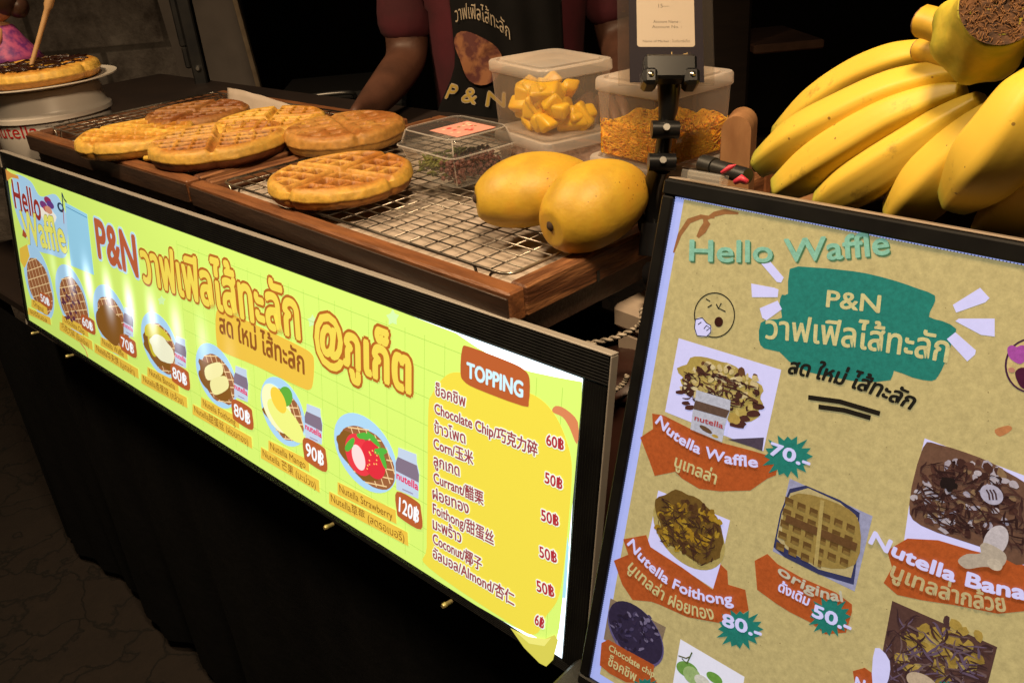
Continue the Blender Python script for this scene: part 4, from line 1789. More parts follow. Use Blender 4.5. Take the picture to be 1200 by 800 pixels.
for n_i, (el, jr, (pr, bx_, by_), t1, t2) in enumerate(items):
    cx, cy, rx, ry = el
    A.ell(cx, cy, rx, ry, LBL, 2)
    A.ell(cx + rx * 0.1, cy + ry * 0.1, rx * 0.86, ry * 0.76, WAF, 3, wob=0.1)
    lattice(A, cx + rx * 0.1, cy + ry * 0.1, rx * 0.86, ry * 0.76, WLN, 4, 7, 0.0013, 0.35)
    if n_i == 1:
        for k in range(26):
            a = rnd.uniform(0, 6.28)
            q = rnd.uniform(0, 0.8) ** 0.5
            A.ell(cx + q * rx * 0.8 * math.cos(a), cy + 3 + q * ry * 0.7 * math.sin(a), 1.4, 2, (96, 52, 70), 5, 8)
    if n_i >= 2:
        A.ell(cx - rx * 0.05, cy + ry * 0.14, rx * 0.78, ry * 0.56, CHO, 5, wob=0.35)
    if n_i == 3:
        A.ell(cx - 1, cy - 8, 15, 14, (206, 196, 60), 6, a0=20, a1=200)
        A.ell(cx + 3, cy + 4, 13, 14, (232, 234, 206), 6, wob=0.2)
        A.ell(cx - 8, cy - 6, 5, 18, (196, 182, 40), 6)
    if n_i == 4:
        A.poly([(cx - 12, cy - 10), (cx + 5, cy - 16), (cx + 8, cy - 2), (cx - 9, cy + 5)], (236, 232, 170), 6, 4)
        A.poly([(cx - 6, cy + 6), (cx + 11, cy), (cx + 15, cy + 14), (cx - 1, cy + 22)], (232, 228, 160), 6, 4)
    if n_i == 5:
        A.ell(cx - 6, cy - 4, 17, 24, (238, 240, 190), 6, rot=-0.5)
        A.ell(cx + 4, cy + 10, 20, 16, (228, 236, 130), 6, rot=-0.3)
        A.ell(cx - 4, cy - 14, 9, 12, (240, 204, 70), 7, rot=-0.6)
        A.ell(cx + 4, cy - 18, 6, 15, (96, 170, 60), 7, rot=-0.9)
    if n_i == 6:
        A.ell(cx - 6, cy + 2, 15, 23, (224, 60, 70), 6, rot=0.35)
        A.ell(cx + 11, cy + 8, 13, 21, (216, 48, 62), 7, rot=0.4)
        A.ell(cx - 6, cy + 5, 7, 14, (246, 214, 214), 8, rot=0.35)
        for k in range(14):
            A.ell(cx + 4 + rnd.uniform(0, 14), cy - 4 + rnd.uniform(0, 24), 0.8, 1, (246, 196, 110), 8, 6)
        for (dx, dy, rt) in ((-16, -10, 0.9), (0, -20, 0.3), (12, -16, -0.4), (22, 6, -1.0), (20, -2, 0.4)):
            A.ell(cx + dx, cy + dy, 8, 4, (84, 176, 64), 8, 14, rot=rt, wob=0.3)
    if jr:
        jar(A, *jr, 6)
    # captions on their yellow strips
    for (s_, q0, q1, hh), pad in ((t1, 2), (t2, 2)):
        dx = 3
        A.poly([(q0[0] - dx, q0[1] - hh * 1.25), (q1[0] + dx, q1[1] - hh * 1.25), (q1[0] + dx + 1, q1[1] + hh * .55), (q0[0] - dx, q0[1] + hh * .35)], ORG, 5)
        A.text(s_, q0, q1, hh, (120, 74, 24), 9, cap=0.72 if n_i < 0 else 0.74)
    k = 0.44 + 0.09 * n_i
    sl = 0.55
    w2, h2 = 14.5 * k, 17 * k
    A.poly([(bx_ - w2, by_ - h2 - sl * w2 * .7), (bx_ + w2 * .7, by_ - h2 + sl * w2 * .8), (bx_ + w2, by_ - h2 * .5 + sl * w2), (bx_ + w2, by_ + h2 + sl * w2 * .7), (bx_ - w2 * .7, by_ + h2 - sl * w2), (bx_ - w2, by_ + h2 * .5 - sl * w2)], BRN, 8, 4)
    A.text(pr, (bx_ - w2 * .8, by_ + h2 * .35 - sl * w2 * .7), (bx_ + w2 * .8, by_ + h2 * .6 + sl * w2 * .7), h2 * 1.05, WHT, 10, bold=0.0003)
A.poly([(24, 291), (33, 286), (36, 300), (30, 314), (25, 306)], ORG, 5)
A.line([(95, 401), (101, 409), (104, 418)], 0.003, (214, 140, 90), 3)
# topping list
A.poly([(503, 478), (507, 462), (517, 446), (532, 436), (560, 440), (600, 454), (626, 462), (644, 476), (658, 498), (669, 530), (671, 556), (668, 600), (662, 660), (655, 700), (640, 722), (628, 742), (600, 730), (503, 664), (501, 640), (502, 560)], YEL, 2, 5)
A.poly([(652, 475), (664, 479), (678, 494), (677, 520), (668, 500), (660, 488), (648, 482)], (206, 130, 86), 1, 3)
A.poly([(666, 628), (668, 640), (664, 700), (660, 699)], (166, 220, 236), 3)
A.poly([(543, 408), (552, 406), (600, 424), (616, 433), (622, 444), (621, 470), (614, 475), (560, 455), (545, 446), (541, 436)], BRN, 4, 3)
A.text('TOPPING', (549, 441), (614, 465), 18, (196, 232, 246), 6, bold=0.0006)
RED = (170, 44, 52)
DRD = (150, 66, 70)
HAL = ((228, 236, 226), 0.0013)
tl = [('ช็อคชิพ', (512, 462), (547, 476), 10, .56), ('Chocolate Chip/巧克力碎', (511, 483), (631, 533), 12, .72), ('ข้าวโพด', (511, 506), (547, 519), 10, .56), ('Corn/玉米', (510, 524), (556, 543), 12, .72),
      ('ลูกเกด', (510, 544), (540, 557), 10, .56), ('Currant/醋栗', (510, 564), (568, 590), 12, .72), ('ฝอยทอง', (509, 583), (551, 601), 10, .56), ('Foithong/甜蛋丝', (509, 600), (580, 637), 12, .72),
      ('มะพร้าว', (509, 618), (542, 635), 10, .56), ('Coconut/椰子', (509, 635), (566, 667), 12, .72), ('อัลมอล/Almond/杏仁', (509, 652), (604, 708), 11, .66)]
for (s_, q0, q1, hh, cp) in tl:
    A.text(s_, q0, q1, hh, DRD, 6, halo=HAL, cap=cp, bold=0.0003)
for (s_, q0, q1, hh) in (('60฿', (642, 520), (662, 527), 13), ('50฿', (640, 564), (660, 573), 13), ('50฿', (636, 608), (656, 616), 13), ('50฿', (634, 651), (654, 659), 13), ('50฿', (631, 691), (651, 699), 13), ('6฿', (628, 729), (638, 736), 13)):
    A.text(s_, q0, q1, hh, RED, 6, halo=HAL, bold=0.0003)
art = A.flush('printed_sheet', LB)
# curled lower corner of the sheet
A2 = Art(ML, film, base=0.0020)
A2.poly([(600, 734), (622, 744), (640, 747), (652, 742), (656, 748), (650, 771), (642, 779), (634, 775), (616, 757)], (206, 200, 84), 0)
A2.poly([(606, 738), (622, 744), (640, 747), (648, 745), (640, 755), (622, 752)], (228, 224, 120), 1)
A2.flush('sheet_corner', LB)

# ---------------------------------------------------------------- leaning lit menu board on the right
EX = Vector((0.9993221731078492, 0.028433333141586834, -0.0233824699607548))
UZ = Vector((0.014584972457879935, 0.27739238062450206, 0.960646004389689))
EY = UZ.cross(EX)
TLp = Vector((0.052776982868135175, 0.07367163839120949, 0.36718269152419525))
MS = Matrix(((EX.x, EY.x, UZ.x, TLp.x), (EX.y, EY.y, UZ.y, TLp.y), (EX.z, EY.z, UZ.z, TLp.z), (0, 0, 0, 1)))
SW, SHH = 0.272, 0.3475
SB = thing('menu_board', 'leaning lit menu board with kraft-paper design in a slim black frame', 'menu sign', M=MS)
fk, fd = 0.0085, 0.011
b_ = MB()
b_.rbox((-fk, -0.0035, 0.0), (SW + fk, fd, fk + 0.001), 0.0012, frame_black)
b_.rbox((-fk, -0.0035, -SHH - fk), (SW + fk, fd, -SHH), 0.0012, frame_black)
b_.rbox((-fk + 0.0002, -0.0033, -SHH + 0.0002), (-0.0001, fd - 0.0002, -0.0002), 0.0012, frame_black)
b_.rbox((SW + 0.0001, -0.0033, -SHH + 0.0002), (SW + fk - 0.0002, fd - 0.0002, -0.0002), 0.0012, frame_black)
b_.build('frame', SB)
b_ = MB()
b_.rbox((-fk + 0.001, 0.0005, fk + 0.0012), (SW + fk, fd + 0.001, fk + 0.0024), 0.0004, mat('brown_edge', (0.28, 0.22, 0.17), 0.5, metal=0.2))
b_.build('top_trim', SB)
b_ = MB()
b_.box((-0.0005, 0.004, -SHH - 0.0005), (SW + 0.0005, fd - 0.001, 0.0005), frame_black)
b_.build('back_plate', SB)
b_ = MB()
b_.rbox((0.015, -0.06, GZ - 0.03), (0.38, 0.03, 0.012), 0.004, black_paint)
o = b_.build('display_plinth')
tag(o, 'black plinth under the leaning menu board', 'plinth')

kraft_f = backlit('kraft_film', 0.47, paper_noise=0.30, grain=190)
ink_f = backlit('ink_film', 0.42, paper_noise=0.34, grain=380)
lav_f = backlit('bare_film', 0.72, paper_noise=0.06)
KR = (208, 194, 136)
LAV = (205, 206, 255)
TEAL = (36, 140, 130)
RUST = (196, 96, 44)
CRM = (226, 220, 160)


def signmat(key):
    if key == KR:
        return kraft_f(key)
    if key == LAV or key == 'edge':
        return lav_f(key if key != 'edge' else (172, 186, 255))
    if key == 'pale':
        return lav_f((224, 226, 246))
    return ink_f(key)


B = Art(MS, signmat, base=0.0003, step=0.00016)
B.polyl([(0, -SHH), (SW, -SHH), (SW, 0), (0, 0)], 'edge', 0)
B.polyl([(0.0075, -SHH + 0.007), (SW - 0.006, -SHH + 0.007), (SW - 0.006, -0.0008), (0.0062, -0.0008)], KR, 1)
# scalloped edge of the lamp grid along the top and left
for k in range(170):
    x = 0.0008 + k * 0.0016
    B.polyl([(x, -0.0009), (x + 0.0008, -0.0009), (x + 0.0004, -0.0001)], (40, 34, 24), 2)
for k in range(215):
    z = -0.001 - k * 0.0016
    B.polyl([(0.0, z), (0.0, z - 0.0008), (0.0008, z - 0.0004)], (30, 34, 60), 2)
# brown flourish
B.line([(790, 296), (797, 275), (808, 259), (822, 254), (838, 255)], 0.0034, (168, 116, 70), 2, taper=True)
B.line([(826, 256), (829, 262), (824, 270), (818, 278)], 0.0052, (168, 116, 70), 2, taper=True)
B.line([(826, 258), (838, 251), (850, 248), (866, 250)], 0.0034, (168, 116, 70), 2, taper=True)
B.text('Hello Waffle', (809, 305), (1043, 297), 25, (150, 214, 190), 4, pm=(926, 306), bold=0.00040)
B.text('Hello Waffle', (810.5, 307), (1044.5, 299), 25, (84, 130, 92), 3, pm=(927.5, 308), bold=0.00040)
# teal brush patch
B.poly([(926, 315), (950, 313), (985, 316), (1015, 320), (1050, 329), (1076, 338), (1096, 346), (1094, 358), (1089, 371), (1105, 376), (1121, 385), (1116, 400), (1108, 424), (1100, 440), (1092, 446), (1070, 442), (1048, 434), (1044, 445), (1010, 447), (985, 443), (950, 436), (925, 423), (914, 412), (896, 408), (890, 398), (892, 378), (905, 374), (917, 372), (914, 356), (917, 345), (924, 344)], TEAL, 2, 2)
B.text('P&N', (969, 359), (1031, 366), 20, CRM, 4, bold=0.00032)
B.text('วาฟเฟิลไส้ทะลัก', (898, 396), (1110, 424), 21, CRM, 4, pm=(1002, 407), cap=0.56, bold=0.00032)
B.text('สด ใหม่ ไส้ทะลัก', (924, 437), (1067, 479), 14, (24, 26, 24), 5, pm=(993, 452), cap=0.56, slant=0.2, bold=0.0004)
B.line([(948, 465), (985, 470), (1032, 484)], 0.0028, (26, 22, 18), 5)
B.line([(960, 476), (990, 480), (1021, 489)], 0.0028, (26, 22, 18), 5)
for q in ([(893, 309), (903, 306), (919, 325), (916, 331), (911, 330)], [(881, 332), (882, 348), (912, 348), (913, 339), (908, 337)], [(891, 361), (912, 352), (917, 362), (899, 375), (894, 372)],
          [(1117, 357), (1149, 337), (1160, 349), (1155, 354), (1121, 366)], [(1120, 376), (1124, 373), (1166, 373), (1166, 394), (1150, 392)], [(1110, 397), (1120, 389), (1144, 410), (1143, 415), (1134, 423)]):
    B.poly(q, LAV, 3)
# little face doodle with a hand
INK = (30, 26, 24)
ring = lambda cx, cy, rx, ry: [(cx + rx * math.cos(R(a)), cy + ry * math.sin(R(a))) for a in range(0, 361, 12)]
B.line(ring(838, 369, 23.5, 26), 0.00075, INK, 3)
B.line([(830, 360), (835, 357)], 0.0008, INK, 3)
B.line([(840, 356), (843, 362)], 0.0008, INK, 3)
B.line([(846, 355), (843, 361), (851, 365)], 0.0008, INK, 3)
B.ell(843, 377, 5, 6, (60, 24, 20), 3)
B.line([(828, 350), (833, 353)], 0.0007, INK, 3)
B.poly([(816, 374), (824, 372), (829, 378), (834, 381), (834, 389), (829, 394), (818, 393), (815, 384)], LAV, 4, 4)
B.line([(816, 374), (824, 372), (829, 378), (834, 381), (834, 389), (829, 394), (818, 393), (815, 384), (816, 374)], 0.0006, INK, 5)
B.line([(826, 385), (829, 381), (833, 384), (829, 387)], 0.0006, INK, 5)
B.line([(819, 380), (823, 377)], 0.0006, INK, 5)
# face with heart eyes at the right edge
B.ell(1208, 428, 29, 31, (222, 202, 140), 3)
B.line(ring(1208, 428, 29, 31), 0.0009, (70, 30, 70), 4)
B.poly([(1181, 408), (1186, 404), (1192, 406), (1198, 404), (1205, 407), (1204, 418), (1196, 426), (1184, 419)], (184, 88, 190), 5, 4)
B.poly([(1190, 436), (1200, 430), (1214, 440), (1206, 455), (1196, 452)], (80, 20, 60), 5, 4)
B.ell(1186, 433, 4, 3, (210, 150, 130), 5)
# dabs
B.poly([(1166, 503), (1182, 498), (1186, 503), (1172, 511)], (206, 140, 90), 2, 3)

YW = (190, 168, 84)
CB = (78, 46, 40)


def photo_strokes(A, quad, n, cols, wd, layer, seed, curl=0.5):
    """drizzle and pieces of a printed food picture, kept inside the picture's four corners"""
    r_ = random.Random(seed)
    P = [A.loc(*q) for q in quad]

    def uv(u, v):
        return P[0] * (1 - u) * (1 - v) + P[1] * u * (1 - v) + P[2] * u * v + P[3] * (1 - u) * v
    for k in range(n):
        u, v = r_.uniform(0.04, 0.96), r_.uniform(0.04, 0.96)
        a = r_.uniform(0, 6.28)
        pts = []
        for q in range(7):
            pts.append(uv(min(.99, max(.01, u)), min(.99, max(.01, v))))
            a += r_.uniform(-curl, curl)
            u += 0.035 * math.cos(a)
            v += 0.035 * math.sin(a)
        A.line(pts, wd * r_.uniform(0.6, 1.4), r_.choice(cols), layer + (k % 3), local=True, taper=True)


def blobs(A, cx, cy, rx, ry, n, cols, s, layer, seed, flat=0.7):
    r_ = random.Random(seed)
    for k in range(n):
        a = r_.uniform(0, 6.28)
        q = math.sqrt(r_.random()) * 0.94
        A.ell(cx + rx * q * math.cos(a), cy + ry * q * math.sin(a), s * r_.uniform(.6, 1.4), s * flat * r_.uniform(.6, 1.4), r_.choice(cols), layer + k % 3, 9, rot=r_.uniform(0, 3), wob=0.5)


def banner_brush(A, pts, layer=3):
    A.poly(pts, RUST, layer, 0)


def burst(A, cx, cy, rx, ry, layer):
    pts = []
    for k in range(32):
        a = 2 * math.pi * k / 32
        q = 1.0 if k % 2 == 0 else 0.70
        q *= 1 + 0.1 * math.sin(k * 2.3)
        pts.append((cx + rx * q * math.cos(a), cy + ry * q * math.sin(a)))
    A.poly(pts, TEAL, layer)


# picture 1: chocolate waffle with a jar
B.poly([(796, 396), (916, 433), (895, 528), (780, 482)], LAV, 2)
B.poly([(853, 514), (896, 512), (894, 528), (884, 524)], (84, 74, 96), 3)
B.ell(846, 450, 50, 27, (190, 170, 92), 3, rot=-0.12, wob=0.2)
B.ell(846, 462, 46, 26, (200, 180, 100), 3, rot=-0.12, wob=0.2)
blobs(B, 846, 450, 47, 25, 70, [CB, CB, (196, 178, 110), (226, 210, 160), (110, 74, 50)], 5.0, 4, 5)
blobs(B, 850, 472, 44, 18, 26, [(200, 182, 110), CB, (214, 196, 120)], 4.5, 4, 9)
blobs(B, 846, 448, 45, 22, 34, [(222, 206, 150), (206, 186, 116), (232, 220, 176)], 4.2, 6, 61, 0.6)
photo_strokes(B, [(802, 426), (893, 452), (888, 486), (800, 466)], 60, [CB, (66, 38, 36), (92, 56, 46)], 0.0013, 8, 63, 0.9)
for (x, y, r_) in ((798, 459, 5), (805, 472, 5), (810, 477, 6), (884, 484, 8), (890, 476, 7), (866, 496, 10), (872, 490, 8)):
    B.ell(x, y, r_, r_ * .5, (84, 48, 44), 6, 12, rot=0.3, wob=0.5)
B.ell(860, 489, 9, 6, (196, 170, 90), 7, wob=0.4)
B.poly([(818, 456), (858, 468), (857, 481), (852, 496), (848, 517), (811, 502), (814, 478), (816, 470)], (206, 214, 240), 11)
B.poly([(817, 468), (857, 480), (853, 489), (814, 478)], (104, 82, 72), 12)
B.text('nutella', (816, 491), (849, 501), 6.5, (190, 72, 74), 13, bold=0.00014)
B.ell(829, 502, 8, 3, (110, 84, 60), 12, 10, rot=-0.2)
B.ell(840, 510, 4, 2, (200, 170, 80), 12, 10)
B.poly([(765, 484), (778, 486), (812, 503), (846, 518), (884, 528), (904, 534), (912, 545), (910, 556), (900, 560), (880, 574), (845, 575), (820, 572), (800, 560), (792, 552), (768, 557), (762, 540), (751, 512), (766, 502)], RUST, 3)
B.text('Nutella Waffle', (770, 494), (890, 546), 12, LAV, 12, pm=(822, 531), bold=0.00032)
B.text('นูเทลล่า', (792, 545), (840, 566), 11, CRM, 12, cap=0.56, bold=0.00023)
burst(B, 924, 534, 30, 26, 5)
B.text('70.-', (903, 531), (949, 547), 15, LAV, 8, bold=0.00045)
# picture 2: waffle with egg threads
B.poly([(772, 574), (856, 609), (838, 690), (759, 638)], LAV, 2)
B.ell(807, 622, 44, 38, (196, 180, 110), 3, rot=-0.42)
B.ell(808, 616, 43, 35, (120, 92, 42), 4, rot=-0.42, wob=0.2)
blobs(B, 808, 616, 40, 32, 110, [(178, 140, 40), (96, 66, 36), (150, 116, 40), (190, 156, 52), (84, 54, 34)], 4.0, 5, 15)
photo_strokes(B, [(776, 582), (845, 610), (834, 668), (770, 630)], 90, [(66, 42, 34), (84, 56, 40)], 0.0009, 8, 21, 0.25)
B.poly([(731, 631), (758, 626), (763, 640), (800, 664), (836, 690), (845, 660), (853, 668), (854, 684), (874, 690), (878, 714), (850, 730), (806, 722), (775, 708), (764, 704), (742, 702), (730, 684), (720, 656), (737, 649)], RUST, 3)
B.text('Nutella Foithong', (737, 636), (861, 706), 12, LAV, 12, pm=(792, 688), bold=0.00032)
B.text('นูเทลล่า ฝอยทอง', (737, 664), (839, 724), 11, CRM, 12, pm=(785, 706), cap=0.56, bold=0.00023)
burst(B, 868, 736, 28, 24, 5)
B.text('80.-', (848, 731), (893, 746), 15, LAV, 8, bold=0.00045)
# picture 3: bowl of chocolate chips
B.poly([(716, 700), (781, 734), (768, 782), (708, 748)], (150, 132, 110), 2)
B.ell(745, 740, 33, 29, (52, 44, 76), 4, rot=-0.5)
B.ell(745, 742, 34, 31, (104, 96, 150), 3, rot=-0.5)
blobs(B, 744, 738, 30, 24, 70, [(40, 32, 58), (80, 72, 112), (130, 122, 160), (56, 46, 78)], 2.6, 5, 25)
B.poly([(706, 752), (714, 748), (735, 760), (768, 778), (766, 790), (772, 800), (735, 798), (716, 788), (704, 778)], RUST, 6)
B.text('Chocolate chip', (715, 760), (768, 792), 8, CRM, 10, bold=0.00014)
B.text('ช็อคชิพ', (714, 777), (746, 797), 9, CRM, 10, cap=0.56, bold=0.00018)
burst(B, 757, 806, 18, 14, 7)
# picture 4: plain waffle on a blue rimmed plate
B.poly([(926, 560), (1023, 604), (1002, 692), (906, 645)], (172, 178, 220), 2)
plate = [(926, 572), (945, 568), (985, 585), (1008, 600), (1004, 660), (1001, 684), (960, 672), (920, 652), (907, 640), (915, 600)]
B.poly(plate, (56, 62, 110), 3)
B.poly([(927, 577), (948, 571), (985, 588), (1006, 606), (1003, 655), (998, 676), (960, 666), (922, 642), (911, 630), (917, 600)], (206, 192, 140), 4)
B.poly([(920, 596), (936, 577), (985, 590), (1008, 612), (1003, 660), (960, 662), (921, 636)], (170, 146, 80), 5, 3)
for i in range(6):
    for j in range(5):
        cx = 926 + i * 14.4 + j * -2.6
        cy = 587 + i * 6.2 + j * 13.2
        if cx < 914 or cx > 1000 or cy > 662 or (i >= 3 and i < 4 and False):
            continue
        B.poly([(cx - 4.5, cy - 6.5), (cx + 5, cy - 2.4), (cx + 4, cy + 6), (cx - 5.5, cy + 1.8)], (112, 84, 44), 6)
        B.poly([(cx - 3, cy - 1.0), (cx + 4.2, cy + 2), (cx + 4, cy + 6), (cx - 4.5, cy + 2.2)], (142, 116, 62), 7)
B.line([(922, 606), (960, 622), (1005, 640)], 0.005, (112, 80, 48), 8)
B.line([(965, 585), (957, 662)], 0.0022, (196, 176, 110), 8)
B.poly([(885, 656), (900, 648), (912, 660), (940, 676), (980, 693), (999, 707), (999, 716), (992, 740), (968, 742), (950, 728), (926, 716), (910, 706), (888, 690)], RUST, 3)
B.text('original', (912, 669), (989, 703), 12, (214, 214, 196), 10, pm=(952, 693), bold=0.00032)
B.text('ดั้งเดิม', (913, 690), (948, 708), 9, LAV, 10, cap=0.56, bold=0.00023)
burst(B, 973, 721, 25, 24, 5)
B.text('50.-', (953, 720), (997, 739), 15, LAV, 8, bold=0.00045)
# picture 5: banana waffle
B.poly([(1084, 513), (1210, 560), (1202, 668), (1060, 632), (1066, 590)], LAV, 2)
B.poly([(1082, 524), (1100, 520), (1150, 536), (1180, 552), (1212, 580), (1206, 660), (1150, 640), (1080, 615), (1066, 590)], (120, 88, 72), 3, 3)
blobs(B, 1132, 582, 66, 46, 130, [(84, 52, 46), (96, 62, 54), (186, 180, 200), (150, 122, 92), (206, 200, 214), (196, 190, 206), (70, 42, 40)], 5.5, 4, 33)
photo_strokes(B, [(1084, 526), (1205, 570), (1200, 650), (1068, 604)], 150, [(66, 40, 40), (84, 54, 50), (52, 30, 32)], 0.0011, 8, 35, 0.35)
B.ell(1113, 566, 10, 8, (30, 20, 24), 11, wob=0.4)
B.ell(1163, 578, 14, 11, (196, 196, 226), 11, rot=-0.5)
for k in (-3, 1, 5):
    B.line([(1160 + k, 572), (1163 + k, 577), (1164 + k, 584)], 0.0008, (80, 56, 60), 12)
B.poly([(1040, 644), (1064, 630), (1100, 632), (1140, 644), (1175, 652), (1230, 672), (1230, 712), (1170, 718), (1120, 708), (1080, 702), (1052, 696), (1036, 682), (1046, 664)], RUST, 3)
B.text('Nutella Banana', (1020, 634), (1240, 705), 16, LAV, 12, pm=(1124, 681), bold=0.00049)
B.text('นูเทลล่ากล้วย', (1044, 673), (1180, 714), 14, (214, 200, 150), 12, pm=(1115, 702), cap=0.56, bold=0.00032)
# peeled banana drawing
B.ell(1168, 632, 13, 20, (214, 210, 222), 13, rot=-0.12)
B.poly([(1124, 655), (1134, 647), (1150, 646), (1150, 637), (1158, 634), (1178, 645), (1180, 656), (1170, 665), (1160, 662), (1150, 662), (1134, 664)], (200, 190, 176), 14, 4)
B.ell(1167, 659, 9, 6.5, (216, 206, 190), 15, rot=-0.2)
# picture 6: chocolate striped waffle
B.poly([(1046, 703), (1169, 757), (1155, 812), (1026, 812), (1036, 755)], (94, 66, 62), 2)
blobs(B, 1100, 765, 62, 40, 60, [(178, 150, 70), (160, 132, 62), (190, 162, 80), (84, 58, 60), (196, 172, 100)], 8, 3, 43)
photo_strokes(B, [(1047, 706), (1166, 758), (1152, 810), (1028, 810)], 150, [(64, 42, 48), (110, 92, 120), (82, 54, 52), (120, 98, 100)], 0.0011, 7, 45, 0.3)
B.poly([(1027, 757), (1044, 772), (1040, 800), (1024, 800)], LAV, 11, 3)
B.ell(1082, 798, 18, 11, (214, 196, 170), 12)
B.poly([(1000, 785), (1014, 781), (1040, 800), (1045, 812), (1004, 812)], RUST, 3)
B.text('Nutella', (1003, 803), (1050, 824), 14, LAV, 13, bold=0.00036)
burst(B, 1108, 808, 14, 14, 13)
# picture 7: green fruit on white
B.poly([(798, 748), (873, 792), (870, 812), (787, 812)], 'pale', 2)
B.ell(806, 783, 12, 9, (122, 176, 84), 4, rot=0.3)
B.ell(812, 790, 10, 10, (176, 210, 140), 5)
B.ell(838, 793, 9, 6, (120, 180, 80), 4)
B.ell(824, 797, 9, 7, (236, 240, 232), 5)
B.line([(800, 770), (806, 776), (812, 763)], 0.0010, (90, 110, 60), 5)
B.line([(796, 767), (805, 770), (810, 768)], 0.0010, (110, 110, 60), 5)
# flecks in the paper
for k in range(150):
    x, z = rnd.uniform(0.012, SW - 0.01), rnd.uniform(-SHH + 0.01, -0.006)
    B.polyl([(x, z), (x + rnd.uniform(.0003, .0009), z + rnd.uniform(-.0004, .0004)), (x + .0004, z + .0005)], (120, 92, 50), 1)
B.flush('printed_sheet', SB)

# ---------------------------------------------------------------- bananas
def banana_mat():
    m = bpy.data.materials.new('banana_peel')
    m.use_nodes = True
    t = m.node_tree
    b = t.nodes['Principled BSDF']
    b.inputs['Roughness'].default_value = 0.5
    b.inputs['Subsurface Weight'].default_value = 0.1
    b.inputs['Subsurface Radius'].default_value = (0.01, 0.006, 0.001)
    b.inputs['Subsurface Scale'].default_value = 0.3
    a = t.nodes.new('ShaderNodeAttribute')
    a.attribute_name = 'along'
    tc = t.nodes.new('ShaderNodeTexCoord')
    n = t.nodes.new('ShaderNodeTexNoise')
    n.inputs['Scale'].default_value = 26
    n.inputs['Detail'].default_value = 4
    t.links.new(tc.outputs['Object'], n.inputs['Vector'])
    ad = t.nodes.new('ShaderNodeMath')
    ad.operation = 'MULTIPLY_ADD'
    ad.inputs[1].default_value = 0.10
    t.links.new(n.outputs['Fac'], ad.inputs[0])
    sb = t.nodes.new('ShaderNodeMath')
    sb.operation = 'SUBTRACT'
    sb.inputs[1].default_value = 0.05
    t.links.new(a.outputs['Fac'], sb.inputs[0])
    t.links.new(sb.outputs[0], ad.inputs[2])
    r = t.nodes.new('ShaderNodeValToRGB')
    e = r.color_ramp.elements
    e[0].position = 0.0
    e[0].color = (0.42, 0.30, 0.02, 1)
    e[1].position = 1.0
    e[1].color = (0.02, 0.012, 0.008, 1)
    for p, c in ((0.13, (0.62, 0.44, 0.04, 1)), (0.5, (0.72, 0.48, 0.06, 1)), (0.84, (0.68, 0.47, 0.055, 1)), (0.93, (0.40, 0.38, 0.05, 1)), (0.955, (0.32, 0.30, 0.05, 1)), (0.975, (0.03, 0.018, 0.01, 1))):
        k = e.new(p)
        k.color = c
    t.links.new(ad.outputs[0], r.inputs[0])
    # freckles
    v = t.nodes.new('ShaderNodeTexVoronoi')
    v.inputs['Scale'].default_value = 120
    v.inputs['Randomness'].default_value = 1
    t.links.new(tc.outputs['Object'], v.inputs['Vector'])
    n2 = t.nodes.new('ShaderNodeTexNoise')
    n2.inputs['Scale'].default_value = 30
    t.links.new(tc.outputs['Object'], n2.inputs['Vector'])
    mr = t.nodes.new('ShaderNodeMapRange')
    mr.inputs[1].default_value = 0.53
    mr.inputs[2].default_value = 0.72
    mr.inputs[3].default_value = 0.0
    mr.inputs[4].default_value = 0.3
    t.links.new(n2.outputs['Fac'], mr.inputs[0])
    lt = t.nodes.new('ShaderNodeMath')
    lt.operation = 'LESS_THAN'
    t.links.new(v.outputs['Distance'], lt.inputs[0])
    t.links.new(mr.outputs[0], lt.inputs[1])
    ms = t.nodes.new('ShaderNodeMath')
    ms.operation = 'MULTIPLY'
    ms.inputs[1].default_value = 0.75
    t.links.new(lt.outputs[0], ms.inputs[0])
    n5 = t.nodes.new('ShaderNodeTexNoise')
    n5.inputs['Scale'].default_value = 42
    n5.inputs['Detail'].default_value = 6
    n5.inputs['Roughness'].default_value = 0.7
    t.links.new(tc.outputs['Object'], n5.inputs['Vector'])
    mr5 = t.nodes.new('ShaderNodeMapRange')
    mr5.inputs[1].default_value = 0.60
    mr5.inputs[2].default_value = 0.70
    mr5.inputs[3].default_value = 0.0
    mr5.inputs[4].default_value = 0.5
    t.links.new(n5.outputs['Fac'], mr5.inputs[0])
    mxs = t.nodes.new('ShaderNodeMath')
    mxs.operation = 'MAXIMUM'
    t.links.new(ms.outputs[0], mxs.inputs[0])
    t.links.new(mr5.outputs[0], mxs.inputs[1])
    mx = t.nodes.new('ShaderNodeMix')
    mx.data_type = 'RGBA'
    t.links.new(mxs.outputs[0], mx.inputs[0])
    t.links.new(r.outputs[0], mx.inputs[6])
    mx.inputs[7].default_value = (0.14, 0.06, 0.02, 1)
    t.links.new(mx.outputs[2], b.inputs['Base Color'])
    bp = t.nodes.new('ShaderNodeBump')
    bp.inputs['Strength'].default_value = 0.15
    bp.inputs['Distance'].default_value = 0.001
    t.links.new(n5.outputs['Fac'], bp.inputs['Height'])
    t.links.new(bp.outputs[0], b.inputs['Normal'])
    return m


peel = banana_mat()
BN = thing('banana_bunch', 'big hand of ripe yellow bananas with a cut green-yellow crown behind the menu board', 'bananas', M=Matrix.Translation(at(1130, 60, 0.55)))
BNi = BN.matrix_world.inverted() if False else Matrix.Translation(-at(1130, 60, 0.55))


